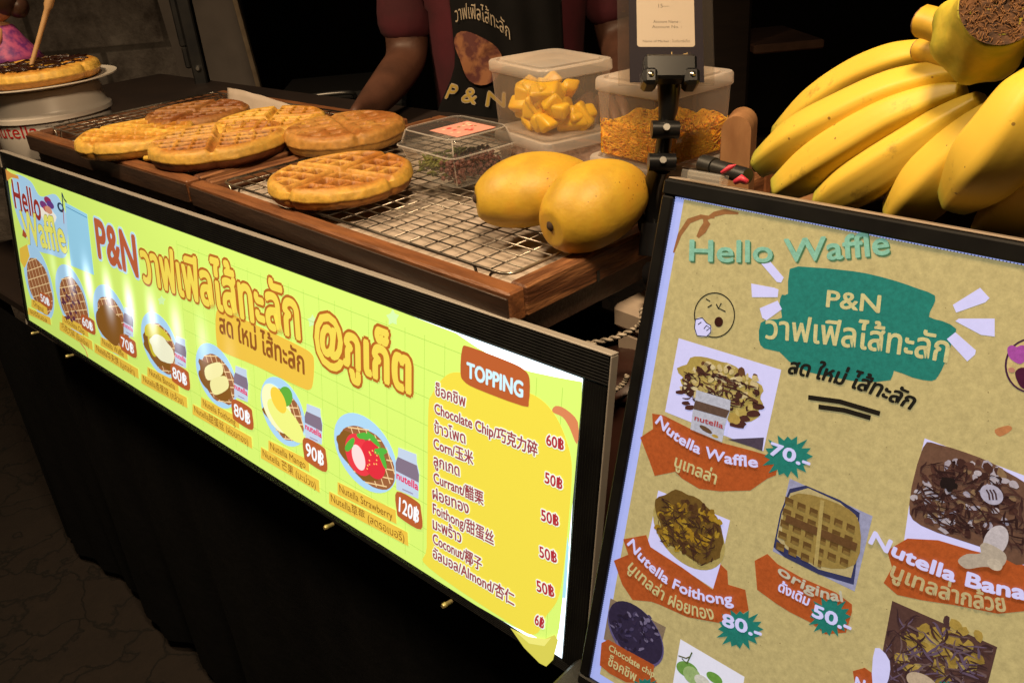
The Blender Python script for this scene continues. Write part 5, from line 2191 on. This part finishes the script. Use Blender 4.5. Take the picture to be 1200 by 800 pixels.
def banana(path, half, seed, ang=0.3, n=9):
    """path: (px, py, distance) from stem to tip, half: half width in pixels at each point"""
    pts = [BNi @ at(*p) for p in path]
    rad = [0.93 * h / FPX * p[2] for h, p in zip(half, path)]
    P = smooth_path(pts, n)
    r_ = [v.x for v in smooth_path([(q, 0, 0) for q in rad], n)]
    N = len(P)
    # black nub at the tip
    d = (P[-1] - P[-2]).normalized()
    tip = P[-1]
    P += [tip + d * r_[-1] * 0.35, tip + d * r_[-1] * 0.6, tip + d * r_[-1] * 0.75]
    r_ += [r_[-1] * 0.62, r_[-1] * 0.36, r_[-1] * 0.30]
    b = MB()
    nn = 30

    def shp(t):
        return 0.97 + 0.06 * math.cos(5 * (t + ang)) + 0.022 * math.cos(10 * (t + ang))
    b.tube(P, r_, peel, nn, True, None, shp)
    al = []
    for i in range(len(P)):
        v = 0.02 + 0.93 * i / (N - 1) if i < N else (0.965, 0.99, 1.05)[i - N]
        al += [v] * nn
    b.attr = {'along': al}
    return b.build('banana', BN, True)


banana([(1120, 52, .590), (1085, 62, .605), (1045, 74, .622), (1000, 95, .645), (955, 125, .665), (915, 160, .69)], [10, 15, 21, 23, 22, 15], 1)
banana([(1128, 84, .545), (1098, 92, .560), (1045, 110, .572), (990, 137, .590), (935, 165, .615), (893, 192, .640)], [9, 18, 25, 28, 27, 17], 2, 0.2)
banana([(1128, 106, .535), (1100, 116, .545), (1050, 138, .556), (1000, 168, .574), (955, 196, .594), (915, 222, .612)], [9, 18, 25, 29, 27, 17], 3, 0.5)
banana([(1150, 116, .525), (1128, 134, .532), (1085, 163, .543), (1040, 193, .558), (1000, 217, .574), (966, 238, .588)], [10, 19, 26, 31, 29, 19], 4, 0.1)
banana([(1176, 118, .515), (1155, 148, .520), (1120, 186, .530), (1085, 222, .545), (1056, 252, .562)], [10, 24, 33, 35, 24], 5, 0.7)
banana([(1232, 76, .485), (1215, 110, .486), (1188, 155, .490), (1155, 196, .502), (1119, 234, .522)], [15, 34, 41, 40, 20], 6, 0.9)
banana([(1262, 130, .512), (1240, 180, .515), (1210, 228, .522), (1172, 262, .536), (1150, 282, .548)], [12, 28, 32, 28, 16], 7, 0.4)
banana([(1290, 80, .50), (1300, 140, .50), (1290, 210, .505), (1262, 264, .52)], [14, 34, 36, 22], 8, 0.4)
# crown: flared stalk with a brown cut face turned to the camera
crown_m = mat('banana_crown', (0.30, 0.32, 0.03), 0.5, (0.60, 0.46, 0.05), 55, bump=0.3, bscale=120)
cut_m = mat('cut_stalk', (0.13, 0.055, 0.018), 0.9, (0.025, 0.012, 0.007), 190, bump=1.0, bscale=190, detail=3)
cc = BNi @ at(1156, 34, 0.512)
ax = (CAM - at(1150, 42, 0.512)).normalized() * 0.93 + UP * 0.30 + RT * 0.20
ax.normalize()
Mq = Matrix.Translation(cc) @ ax.to_track_quat('Z', 'Y').to_matrix().to_4x4()
b_ = MB()
pr_ = [(0.010, -0.030), (0.016, -0.024), (0.0215, -0.017), (0.0240, -0.011), (0.0242, -0.006), (0.0228, 0.000), (0.0206, 0.006), (0.0192, 0.012), (0.0186, 0.019), (0.0184, 0.025), (0.0182, 0.0275)]
b_.lathe(pr_, crown_m, 40, M=Mq, wob=lambda t, i: 1 + 0.045 * math.cos(7 * t + 0.7) * (i < 6) + 0.025 * math.sin(3 * t) + 0.012 * math.sin(11 * t + i))
cw = b_.build('crown', BN, True)
b_ = MB()
vs = [(0, 0, 0.0284)]
fs = []
rngs = 14
nk = 40
for i in range(1, rngs + 1):
    for k in range(nk):
        t = 2 * math.pi * k / nk
        rr = 0.0183 * i / rngs * (1 + 0.015 * math.sin(3 * t))
        zz = 0.0284 + (0.0022 * noise.noise(Vector((rr * 420 * math.cos(t), rr * 420 * math.sin(t), 1))) if i < rngs else 0.0005)
        vs.append((rr * math.cos(t), rr * math.sin(t), zz))
for k in range(nk):
    fs.append((0, 1 + k, 1 + (k + 1) % nk))
for i in range(rngs - 1):
    for k in range(nk):
        a = 1 + i * nk
        fs.append((a + k, a + nk + k, a + nk + (k + 1) % nk, a + (k + 1) % nk))
for k in range(1400):
    a = rnd.uniform(0, 6.28)
    q = math.sqrt(rnd.random()) * 0.0176
    x, y = q * math.cos(a), q * math.sin(a)
    a2 = rnd.uniform(0, 6.28)
    l = rnd.uniform(0.0006, 0.0016)
    if k < 420:
        b_.tube([(x - l * math.cos(a2), y - l * math.sin(a2), 0.0285), (x, y, 0.0290 + rnd.uniform(0, 0.0009)), (x + l * math.cos(a2), y + l * math.sin(a2), 0.0285)], 0.00020, mat('stalk_fibre', (0.20, 0.09, 0.03), 0.9), 4, cap=False, M=Mq)
b_.add(vs, fs, cut_m, Mq)
b_.build('cut_face', cw, True)
# stubs of bananas already picked off
for (p0, p1, h0, h1) in (((1120, 40, .535), (1082, 25, .548), 16, 16), ((1125, 72, .55), (1078, 58, .572), 14, 12)):
    P = [BNi @ at(*p0), BNi @ at((p0[0] + p1[0]) / 2, (p0[1] + p1[1]) / 2 - 2, (p0[2] + p1[2]) / 2), BNi @ at(*p1)]
    b_ = MB()
    b_.tube(smooth_path(P, 5), interp([h0 / FPX * .54, (h0 + h1) / 2 / FPX * .54, h1 / FPX * .54], 5), crown_m if False else mat('stub_peel', (0.62, 0.38, 0.03), 0.5, (0.45, 0.28, 0.03), 50), 14, True, None, lambda t: 1 + 0.03 * math.cos(5 * t))
    d = (P[2] - P[1]).normalized()
    b_.tube([P[2] + d * 0.0002, P[2] + d * 0.0012], h1 / FPX * .50, mat('dry_scar', (0.30, 0.17, 0.07), 0.9, (0.12, 0.05, 0.02), 200, bump=0.8), 14)
    b_.build('stub', BN, True, 50)

# wooden crate that carries the bananas, its rounded corner post shows at the left
crate_w = mat('crate_wood', (0.42, 0.22, 0.095), 0.6, (0.28, 0.13, 0.055), 10, bump=0.3, bscale=60, stretch=(4, 4, 1))
pcr = at(862, 168, 0.745)
CRT = thing('wooden_crate', 'wooden crate with a rounded post beside the bananas', 'crate', M=frame_at(Vector((pcr.x, pcr.y, 0)), R(20)))


def arch(w, z0, z1, d, m, b, x=0.0, y=0.0):
    """plank with a half-round top: outline extruded along y"""
    r = w / 2
    pts = [(-r, z0), (r, z0)] + [(r * math.cos(R(a)), z1 - r + r * math.sin(R(a))) for a in range(0, 181, 15)]
    n = len(pts)
    vs = [(x + p[0], y, p[1]) for p in pts] + [(x + p[0], y + d, p[1]) for p in pts]
    fs = [tuple(range(n)), tuple(range(2 * n - 1, n - 1, -1))]
    for k in range(n):
        l = (k + 1) % n
        fs.append((k, n + k, n + l, l))
    b.add(vs, fs, m)


b_ = MB()
arch(0.024, 0.225, pcr.z + 0.022, 0.034, crate_w, b_)
o = b_.build('corner_post', CRT, True, 30)
b_ = MB()
b_.rbox((-0.0125, 0.0, pcr.z - 0.03), (-0.0121, 0.034, pcr.z - 0.002), 0.0001, wood_end)
b_.build('inlay', o)
b_ = MB()
b_.rbox((0.013, 0.002, 0.226), (0.30, 0.02, 0.292), 0.002, crate_w)
b_.build('front_slat', CRT)
b_ = MB()
b_.rbox((0.013, 0.022, 0.226), (0.30, 0.24, 0.236), 0.002, crate_w)
b_.build('bottom_board', CRT)
b_ = MB()
b_.rbox((0.301, 0.002, 0.226), (0.318, 0.24, 0.30), 0.002, crate_w)
b_.build('end_board', CRT)
# side table that carries crate and right end of the stall
b_ = MB()
b_.rbox((-0.05, 0.235, 0.20), (0.60, 0.62, 0.2245), 0.003, dark_wood)
for x in (-0.03, 0.57):
    for y in (0.25, 0.59):
        b_.rbox((x - 0.015, y - 0.015, -0.0495), (x + 0.015, y + 0.015, 0.1995), 0.002, dark_wood)
b_.build('end_shelf', ct)
# prop under the banana bunch: rolled dark cloth in the crate
b_ = MB()
pts = [at(1010, 232, .66), at(1080, 236, .64), at(1150, 236, .62), at(1220, 236, .62)]
b_.tube(smooth_path([(p.x, p.y, p.z - 0.02) for p in pts], 6), [0.03 + 0.004 * math.sin(i * 1.3) for i in range(19)], mat('dark_red_cloth', (0.035, 0.012, 0.012), 0.9, (0.02, 0.01, 0.01), 20), 16)
tag(b_.build('cloth_roll', None, True), 'dark rolled cloth propping the bananas up behind the menu board', 'cloth')

# black lever and clear clip on the board's top left corner
p_ = at(856, 203, 0.60)
lv = thing('black_bar', 'short matt black bar lying behind the clip at the corner of the menu board', 'bar', M=Matrix.Translation(p_))
b_ = MB()
A_, B_ = at(838, 196, 0.62) - p_, at(876, 207, 0.60) - p_
b_.tube([A_, A_.lerp(B_, 0.5), B_], 0.0055, black_paint, 16)
b_.build('rod', lv, True, 50)
b_ = MB()
b_.tube([A_ + (A_ - B_).normalized() * 0.012, A_ + (A_ - B_).normalized() * 0.0005], 0.0064, black_paint, 16)
b_.build('collar', lv, True, 50)
CLm = MS @ Matrix.Translation((0.010, 0.0, fk + 0.0026))
CL = thing('plastic_clip', 'clear plastic clip with red tips gripping the top of the menu board', 'clip', M=CLm)
b_ = MB()
b_.rbox((-0.007, -0.004, 0.0), (0.020, -0.0025, 0.006), 0.0005, clear_pet)
b_.rbox((-0.007, 0.004, 0.0), (0.020, 0.0055, 0.006), 0.0005, clear_pet)
b_.rbox((-0.004, -0.0024, 0.0025), (0.018, 0.0039, 0.0055), 0.0005, clear_pet)
b_.build('jaws', CL)
redp = mat('red_plastic', (0.50, 0.03, 0.06), 0.5)
b_ = MB()
b_.tube([(0.016, 0.002, 0.007), (0.020, 0.004, 0.011), (0.0235, 0.004, 0.013)], [0.0010, 0.0016, 0.0003], redp, 8)
b_.tube([(0.026, 0.001, 0.003), (0.030, 0.001, 0.006), (0.034, 0.001, 0.0045)], [0.0016, 0.0024, 0.0015], redp, 8)
b_.build('red_tip', CL, True)

# ---------------------------------------------------------------- black stand with the card in an acrylic holder
tz_ = 0.66
ST = thing('card_stand', 'jointed black clamp stand rising in front of the egg-thread box', 'stand', M=Matrix.Translation(at(770, 285, 0.72)))
STi = Matrix.Translation(-at(770, 285, 0.72))
T_ = lambda px, py, t: STi @ at(px, py, t)
gloss_black = mat('gloss_black', (0.006, 0.006, 0.007), 0.28, (0.010, 0.010, 0.011), 50)
b_ = MB()
b_.tube([T_(770, 262, .725), T_(768, 300, .725)], 0.014, gloss_black, 18)
b_.tube([T_(752, 262, .73), T_(795, 256, .72)], 0.010, gloss_black, 14)
b_.tube([T_(800, 318, .70), T_(762, 322, .72)], 0.011, gloss_black, 14)
b_.tube([T_(781, 330, .71), T_(779, 250, .72)], 0.0085, gloss_black, 12)
b_.build('base_clamp', ST, True, 40)
b_ = MB()
b_.tube(smooth_path([T_(768, 262, .725), T_(766, 236, .715), T_(768, 215, .705), T_(774, 196, .695)], 4), [0.0085] * 13, gloss_black, 16)
b_.tube([T_(774, 196, .695), T_(779, 160, .688), T_(781, 140, .682)], 0.0062, gloss_black, 14)
b_.tube([T_(781, 140, .682), T_(783, 128, .68), T_(784, 95, .675)], [0.0062, 0.0075, 0.0088], gloss_black, 14)
b_.build('arm', ST, True, 40)
for (px, py, t) in ((775, 190, .684), (779, 152, .676)):
    b_ = MB()
    ctr = T_(px, py, t)
    b_.tube([ctr - RT * 0.010, ctr + RT * 0.0105], 0.0068, gloss_black, 16)
    b_.tube([ctr - FW * 0.0072, ctr - FW * 0.0085], 0.0026, mat('steel', (0.6, 0.58, 0.55), 0.3), 10)
    b_.build('joint', ST, True, 40)
HM = Matrix.Translation(at(785, 78, 0.672))
Zc = (UP * 0.97 + FW * 0.1).normalized()
Xc = RT.copy()
Yc = Zc.cross(Xc).normalized()
Xc = Yc.cross(Zc)
HM = Matrix(((Xc.x, Yc.x, Zc.x, 0), (Xc.y, Yc.y, Zc.y, 0), (Xc.z, Yc.z, Zc.z, 0), (0, 0, 0, 1)))
HM = Matrix.Translation(at(785, 78, 0.668)) @ HM
HML = STi @ HM
b_ = MB()
b_.rbox((-0.0195, -0.008, -0.012), (0.0185, 0.006, 0.0065), 0.002, gloss_black, HML)
b_.rbox((-0.021, -0.010, -0.017), (-0.010, 0.008, -0.004), 0.0025, gloss_black, HML)
b_.rbox((0.009, -0.010, -0.017), (0.020, 0.008, -0.004), 0.0025, gloss_black, HML)
b_.build('clamp_jaw', ST)
sm = mat('steel', (0.6, 0.58, 0.55), 0.3)
for x in (-0.0155, 0.0145):
    b_ = MB()
    b_.lathe([(0, 0.0012), (0.002, 0.001), (0.0022, 0)], sm, 10, M=HML @ Matrix.Translation((x, -0.0102, -0.010)) @ Matrix.Rotation(R(90), 4, 'X'))
    b_.build('screw', ST, True)
CDm = HM @ Matrix.Translation((0, 0.009, -0.004))
CD = thing('price_card', 'white and navy price card in a clear acrylic holder on the black stand', 'card', M=CDm)
b_ = MB()
b_.rbox((-0.0365, -0.0016, -0.006), (0.0345, -0.0002, 0.135), 0.0004, clear_plastic('acrylic', (0.16, 0.14, 0.13), 0.03, 0.06))
b_.rbox((-0.0365, 0.0018, -0.006), (0.0345, 0.0032, 0.135), 0.0004, clear_plastic('acrylic', (0.16, 0.14, 0.13), 0.03, 0.06))
b_.build('acrylic_holder', CD)
b_ = MB()
navy = mat('navy_print', (0.004, 0.0025, 0.014), 0.6, spec=0.1)
white_c = mat('card_white', (0.46, 0.40, 0.35), 0.5)
ink = mat('card_ink', (0.09, 0.07, 0.06), 0.6)
gold_i = mat('card_gold', (0.5, 0.36, 0.14), 0.5)
pinkc = mat('card_pink', (0.5, 0.24, 0.22), 0.5)
b_.box((-0.028, 0.0002, -0.004), (0.027, 0.0012, 0.130), navy)
b_.build('card', CD)
b_ = MB()
rr_ = rrect(0.043, 0.112, 0.002, 0, 4, 0.0, 0.072)
b_.add([(p[0] - 0.0008, 0.0, p[1] + 0.007) for p in rr_], [tuple(range(len(rr_)))[::-1]], white_c)


def card_text(s, x0, x1, z, h, m, cap=0.72):
    v, f = text_geo(s)
    b_.add([(x0 + (x1 - x0) * p[0], -0.00009, z + p[1] * h / cap) for p in v], f, m)


card_text('15—', -0.006, 0.002, 0.0535, 0.0030, ink)
card_text('Account Name :', -0.010, 0.010, 0.0415, 0.0023, ink)
card_text('Account No. :', -0.011, 0.011, 0.0375, 0.0023, ink)
card_text('Name of Market : ไนท์มาร์เก็ต', -0.018, 0.017, 0.0265, 0.0019, ink)
card_text('แม่มณี', -0.004, 0.015, 0.0115, 0.0050, gold_i, 0.56)
b_.lathe([(0.0034, 0), (0, 0.0001)], pinkc, 14, M=Matrix.Translation((-0.011, -0.00008, 0.0135)) @ Matrix.Rotation(R(90), 4, 'X'))
b_.build('printed_panel', CD)

# ---------------------------------------------------------------- things stored under the trays, right end
p_ = at(690, 372, 0.86) + Vector((-0.02, 0.0, 0))
BK = thing('charcoal_pot', 'dark round pot with a lid on the shelf under the right tray', 'pot', M=Matrix.Translation((p_.x, p_.y, -0.0495)))
pot_m = mat('dark_enamel', (0.014, 0.013, 0.013), 0.35, (0.03, 0.025, 0.022), 25)
b_ = MB()
b_.lathe([(0.05, 0), (0.058, 0.004), (0.062, 0.10), (0.062, 0.17), (0.066, 0.173), (0.066, 0.18)], pot_m, 36, cap=True)
b_.build('body', BK, True, 40)
b_ = MB()
b_.lathe([(0.067, 0.1805), (0.065, 0.187), (0.04, 0.203), (0.012, 0.208), (0.012, 0.218), (0.0, 0.22)], pot_m, 36)
b_.build('lid', BK, True, 40)
p_ = at(742, 352, 0.80)
TB = thing('foam_box', 'pale foam box with a lid standing under the right tray beside the menu board', 'box', M=frame_at(Vector((-0.015, 0.235, -0.0495)), R(-6)))
foam = mat('foam_box', (0.5, 0.40, 0.31), 0.8, (0.42, 0.33, 0.26), 30)
b_ = MB()
b_.rbox((-0.058, -0.058, 0), (0.058, 0.058, 0.245), 0.004, foam)
b_.build('body', TB)
b_ = MB()
b_.rbox((-0.060, -0.060, 0.2455), (0.060, 0.060, 0.268), 0.004, foam)
b_.build('lid', TB)
p_ = at(722, 500, 0.74)
BP = thing('brown_jar', 'dark reddish-brown clay jar between the two lit signs', 'jar', M=Matrix.Translation((p_.x, p_.y + 0.03, -0.0495)))
clay = mat('brown_glaze', (0.05, 0.02, 0.014), 0.4, (0.03, 0.012, 0.009), 14)
b_ = MB()
hj = p_.z + 0.0495
b_.lathe([(0.04, 0), (0.052, 0.01), (0.058, hj * .5), (0.05, hj), (0.044, hj + 0.02), (0.046, hj + 0.032), (0.046, hj + 0.036)], clay, 32)
b_.build('body', BP, True)
b_ = MB()
b_.lathe([(0.048, hj + 0.0365), (0.047, hj + 0.043), (0.02, hj + 0.05), (0, hj + 0.051)], clay, 32)
b_.build('lid', BP, True)
# twisted cord strung between tray and board
cord_m = mat('twisted_cord', (0.42, 0.36, 0.29), 0.6, (0.16, 0.13, 0.1), 160)


def twist(pts, r, pitch):
    b = MB()
    P = smooth_path(pts, 14)
    for s in (0, 1):
        q = []
        for i, p in enumerate(P):
            a = i * pitch + s * math.pi
            d = (P[min(i + 1, len(P) - 1)] - P[max(i - 1, 0)]).normalized()
            x = d.orthogonal().normalized()
            y = d.cross(x)
            q.append(p + (x * math.cos(a) + y * math.sin(a)) * r * 0.62)
        b.tube(q, r * 0.66, cord_m, 6)
    return b


o = twist([at(664, 402, .70), at(690, 402, .69), at(722, 395, .68), at(745, 384, .67), at(752, 376, .66), at(752, 362, .66)], 0.0019, 0.75).build('twisted_cord', None, True)
tag(o, 'pale twisted cord looping from under the tray to the menu board, upper one', 'cord', 'twisted cords between the two signs')
o = twist([at(700, 470, .70), at(716, 460, .69), at(731, 449, .685), at(735, 440, .68)], 0.0019, 0.75).build('twisted_cord', None, True)
tag(o, 'short end of pale twisted cord hanging in front of the brown jar', 'cord', 'twisted cords between the two signs')
# printed paper bag low between the signs
p_ = at(716, 560, 0.74)
b_ = MB()
b_.rbox((-0.05, -0.02, 0), (0.05, 0.03, 0.05), 0.006, mat('bag_white', (0.42, 0.37, 0.33), 0.7))
for k in range(5):
    vv, ff = text_geo('waffle mix 25 kg')
    b_.add([(-0.04 + 0.08 * p[0], -0.0203, 0.010 + k * 0.0075 + p[1] * 0.005) for p in vv] if k < 2 else [(0, 0, 0.02), (0.001, 0, 0.02), (0, 0, 0.021)], ff if k < 2 else [(0, 1, 2)], ink)
o = b_.build('paper_bag')
o.matrix_world = frame_at(Vector((p_.x, p_.y - 0.02, -0.0495)), R(20))
tag(o, 'white printed paper bag lying low between the two lit signs', 'bag')

# ---------------------------------------------------------------- vendor
PM = frame_at(Vector((-0.735, 0.765, GZ)), R(45)) @ Matrix.Scale(0.9, 4)
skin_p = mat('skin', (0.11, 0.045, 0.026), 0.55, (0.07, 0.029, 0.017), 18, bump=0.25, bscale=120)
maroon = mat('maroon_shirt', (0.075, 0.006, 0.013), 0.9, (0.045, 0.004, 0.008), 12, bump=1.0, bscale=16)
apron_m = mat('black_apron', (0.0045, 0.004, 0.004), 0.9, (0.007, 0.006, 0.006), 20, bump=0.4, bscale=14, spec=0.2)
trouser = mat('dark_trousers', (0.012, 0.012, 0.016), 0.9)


def skinned(name, joints, edges, m, root, sub=2, parent=None, extra=0.0):
    me = bpy.data.meshes.new(name)
    me.from_pydata([j[0] for j in joints], edges, [])
    o = bpy.data.objects.new(name, me)
    COL.objects.link(o)
    sk = o.modifiers.new('s', 'SKIN')
    sv = me.skin_vertices[0].data
    for i, j in enumerate(joints):
        rx, ry = (j[1], j[1]) if not hasattr(j[1], '__len__') else j[1]
        sv[i].radius = (rx + extra, ry + extra)
        sv[i].use_root = (i == root)
    sk.use_smooth_shade = True
    ss = o.modifiers.new('u', 'SUBSURF')
    ss.levels = ss.render_levels = sub
    dg = bpy.context.evaluated_depsgraph_get()
    res = bpy.data.meshes.new_from_object(o.evaluated_get(dg))
    bpy.data.objects.remove(o)
    res.materials.clear()
    res.materials.append(m)
    res.polygons.foreach_set('use_smooth', [True] * len(res.polygons))
    r2 = bpy.data.objects.new(name, res)
    COL.objects.link(r2)
    if parent:
        r2.parent = parent
    return r2


J = [((0, 0, 0.93), (0.155, 0.11)), ((0, 0, 1.06), (0.145, 0.10)), ((0, 0, 1.20), (0.155, 0.105)), ((0, 0, 1.32), (0.13, 0.09)), ((0, 0.005, 1.40), 0.055), ((0, -0.005, 1.47), 0.05), ((0, -0.01, 1.56), (0.074, 0.09)), ((0, -0.005, 1.64), (0.066, 0.08)),
     ((-0.17, 0, 1.335), 0.055), ((-0.185, -0.01, 1.24), 0.048), ((-0.19, -0.025, 1.145), 0.042), ((-0.225, -0.12, 1.115), 0.036), ((-0.255, -0.205, 1.095), 0.027), ((-0.268, -0.245, 1.092), (0.032, 0.016)), ((-0.278, -0.285, 1.090), (0.03, 0.012)),
     ((0.17, 0, 1.335), 0.055), ((0.195, -0.01, 1.24), 0.048), ((0.21, -0.025, 1.145), 0.042), ((0.205, -0.12, 1.115), 0.036), ((0.17, -0.205, 1.095), 0.027), ((0.155, -0.245, 1.092), (0.032, 0.016)), ((0.148, -0.285, 1.090), (0.03, 0.012)),
     ((-0.09, 0, 0.84), 0.085), ((-0.10, 0, 0.48), 0.055), ((-0.10, 0.02, 0.10), 0.04), ((-0.10, -0.10, 0.035), (0.04, 0.03)),
     ((0.09, 0, 0.84), 0.085), ((0.10, 0, 0.48), 0.055), ((0.10, 0.02, 0.10), 0.04), ((0.10, -0.10, 0.035), (0.04, 0.03))]
Ed = [(0, 1), (1, 2), (2, 3), (3, 4), (4, 5), (5, 6), (6, 7), (3, 8), (8, 9), (9, 10), (10, 11), (11, 12), (12, 13), (13, 14), (3, 15), (15, 16), (16, 17), (17, 18), (18, 19), (19, 20), (20, 21), (0, 22), (22, 23), (23, 24), (24, 25), (0, 26), (26, 27), (27, 28), (28, 29)]
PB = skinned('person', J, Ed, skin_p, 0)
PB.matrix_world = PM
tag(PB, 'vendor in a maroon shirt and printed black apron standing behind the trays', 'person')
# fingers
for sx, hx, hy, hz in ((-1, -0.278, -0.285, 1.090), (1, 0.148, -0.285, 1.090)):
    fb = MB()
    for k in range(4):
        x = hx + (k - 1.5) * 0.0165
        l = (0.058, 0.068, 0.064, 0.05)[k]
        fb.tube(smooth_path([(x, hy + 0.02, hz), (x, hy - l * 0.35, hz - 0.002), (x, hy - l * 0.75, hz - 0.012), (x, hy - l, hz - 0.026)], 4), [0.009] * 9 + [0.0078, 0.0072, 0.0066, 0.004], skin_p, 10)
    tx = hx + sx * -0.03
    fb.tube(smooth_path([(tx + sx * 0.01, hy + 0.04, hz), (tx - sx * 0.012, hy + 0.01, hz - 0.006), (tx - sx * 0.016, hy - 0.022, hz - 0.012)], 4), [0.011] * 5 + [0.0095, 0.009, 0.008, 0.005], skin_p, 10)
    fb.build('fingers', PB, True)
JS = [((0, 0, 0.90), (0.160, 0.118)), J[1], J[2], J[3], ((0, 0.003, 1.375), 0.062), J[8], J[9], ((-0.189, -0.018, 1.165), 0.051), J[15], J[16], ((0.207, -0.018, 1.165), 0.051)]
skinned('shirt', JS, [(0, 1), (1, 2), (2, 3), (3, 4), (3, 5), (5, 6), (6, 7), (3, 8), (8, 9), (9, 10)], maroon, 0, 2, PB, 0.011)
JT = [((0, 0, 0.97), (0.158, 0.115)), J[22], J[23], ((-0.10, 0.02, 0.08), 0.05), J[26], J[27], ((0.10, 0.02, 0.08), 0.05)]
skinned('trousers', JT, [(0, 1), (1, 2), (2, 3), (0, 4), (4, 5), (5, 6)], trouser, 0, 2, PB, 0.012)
# hair and face
b_ = MB()
ball(b_, (0, 0.02, 1.615), 0.102, mat('black_hair', (0.008, 0.006, 0.006), 0.4), 20, (0.86, 1.0, 1.02))
b_.build('hair', PB, True)
for s in (-1, 1):
    b_ = MB()
    ball(b_, (s * 0.03, -0.088, 1.575), 0.011, white_c, 12, (1.2, 0.5, 0.7))
    ball(b_, (s * 0.03, -0.0925, 1.575), 0.005, black_paint, 10, (1, 0.5, 1))
    b_.build('eye', PB, True)
b_ = MB()
ball(b_, (0, -0.098, 1.55), 0.012, skin_p, 12, (0.9, 1.1, 1.4))
b_.build('nose', PB, True)
for s in (-1, 1):
    b_ = MB()
    ball(b_, (s * 0.076, 0.0, 1.56), 0.022, skin_p, 12, (0.4, 0.8, 1.3))
    b_.build('ear', PB, True)
b_ = MB()
ball(b_, (0, -0.093, 1.517), 0.02, mat('lips', (0.22, 0.06, 0.05), 0.5), 12, (1.1, 0.4, 0.35))
b_.build('mouth', PB, True)
# apron: a sheet bent round the front of the body
b_ = MB()
vs = []
fs = []
na, nz = 40, 40


def apron_pt(u, z, off=0.0):
    off = off * 1.6
    """u -1..1 across the front"""
    w = 0.165 - 0.075 * sst(1.0, 1.16, z)
    a = u * w / 0.165
    rx, ry = 0.180, 0.142
    fold = 0.004 * math.sin(u * 11 + z * 5) * (1 - abs(u) * 0.5)
    fl = 0.02 * sst(1.0, 0.6, z)
    return Vector((rx * math.sin(a * 1.05), -(ry + fold + fl + off) * math.cos(a * 0.95), z))


for i in range(na + 1):
    for j in range(nz + 1):
        vs.append(apron_pt(-1 + 2 * i / na, 0.45 + 0.89 * j / nz))
for i in range(na):
    for j in range(nz):
        a = i * (nz + 1) + j
        fs.append((a, a + nz + 1, a + nz + 2, a + 1))
b_.add(vs, fs, apron_m)
ap = b_.build('apron', PB, True)
ap.modifiers.new('t', 'SOLIDIFY').thickness = 0.002
# apron print
cream_p = mat('apron_cream', (0.42, 0.34, 0.24), 0.8)
yel_p = mat('apron_yellow', (0.45, 0.3, 0.05), 0.8)
waf_p = mat('apron_waffle', (0.30, 0.12, 0.05), 0.8, (0.10, 0.025, 0.02), 45, contrast=(0.42, 0.58))
b_ = MB()


def apron_text(s, u0, u1, z0, z1, h, m, cap=0.6, off=0.0025, curve=0.0):
    v, f = text_geo(s)
    out = []
    for (x, z) in v:
        out.append(apron_pt(u0 + (u1 - u0) * x, z0 + (z1 - z0) * x + curve * (1 - (2 * x - 1) ** 2) + z * h / cap, off))
    b_.add(out, f, m)


apron_text('วาฟเฟิลไส้ทะลัก', -0.92, 0.02, 1.215, 1.18, 0.019, cream_p, 0.56, curve=0.018)
b_.build('slogan', ap)
b_ = MB()
vs = []
for k in range(28):
    a = 2 * math.pi * k / 28
    q = 1 + 0.08 * math.sin(3 * a)
    vs.append(apron_pt(-0.56 + 0.42 * q * math.cos(a), 1.155 + 0.042 * q * math.sin(a) - 0.018 * math.cos(a), 0.006))
vs.append(apron_pt(-0.56, 1.155, 0.0075))
b_.add(vs, [(28, k, (k + 1) % 28) for k in range(28)], waf_p)
b_.build('waffle_picture', ap)
b_ = MB()
apron_text('P & N', -0.96, -0.10, 1.085, 1.065, 0.026, yel_p, 0.72)
for (dx, dz) in ((0.01, 0), (-0.01, 0), (0, 0.002), (0, -0.002)):
    v, f = text_geo('P & N')
    b_.add([apron_pt(-0.96 + dx + 0.86 * x, 1.085 + dz - 0.02 * x + z * 0.026 / 0.72, 0.0021) for (x, z) in v], f, cream_p)
b_.build('initials', ap)
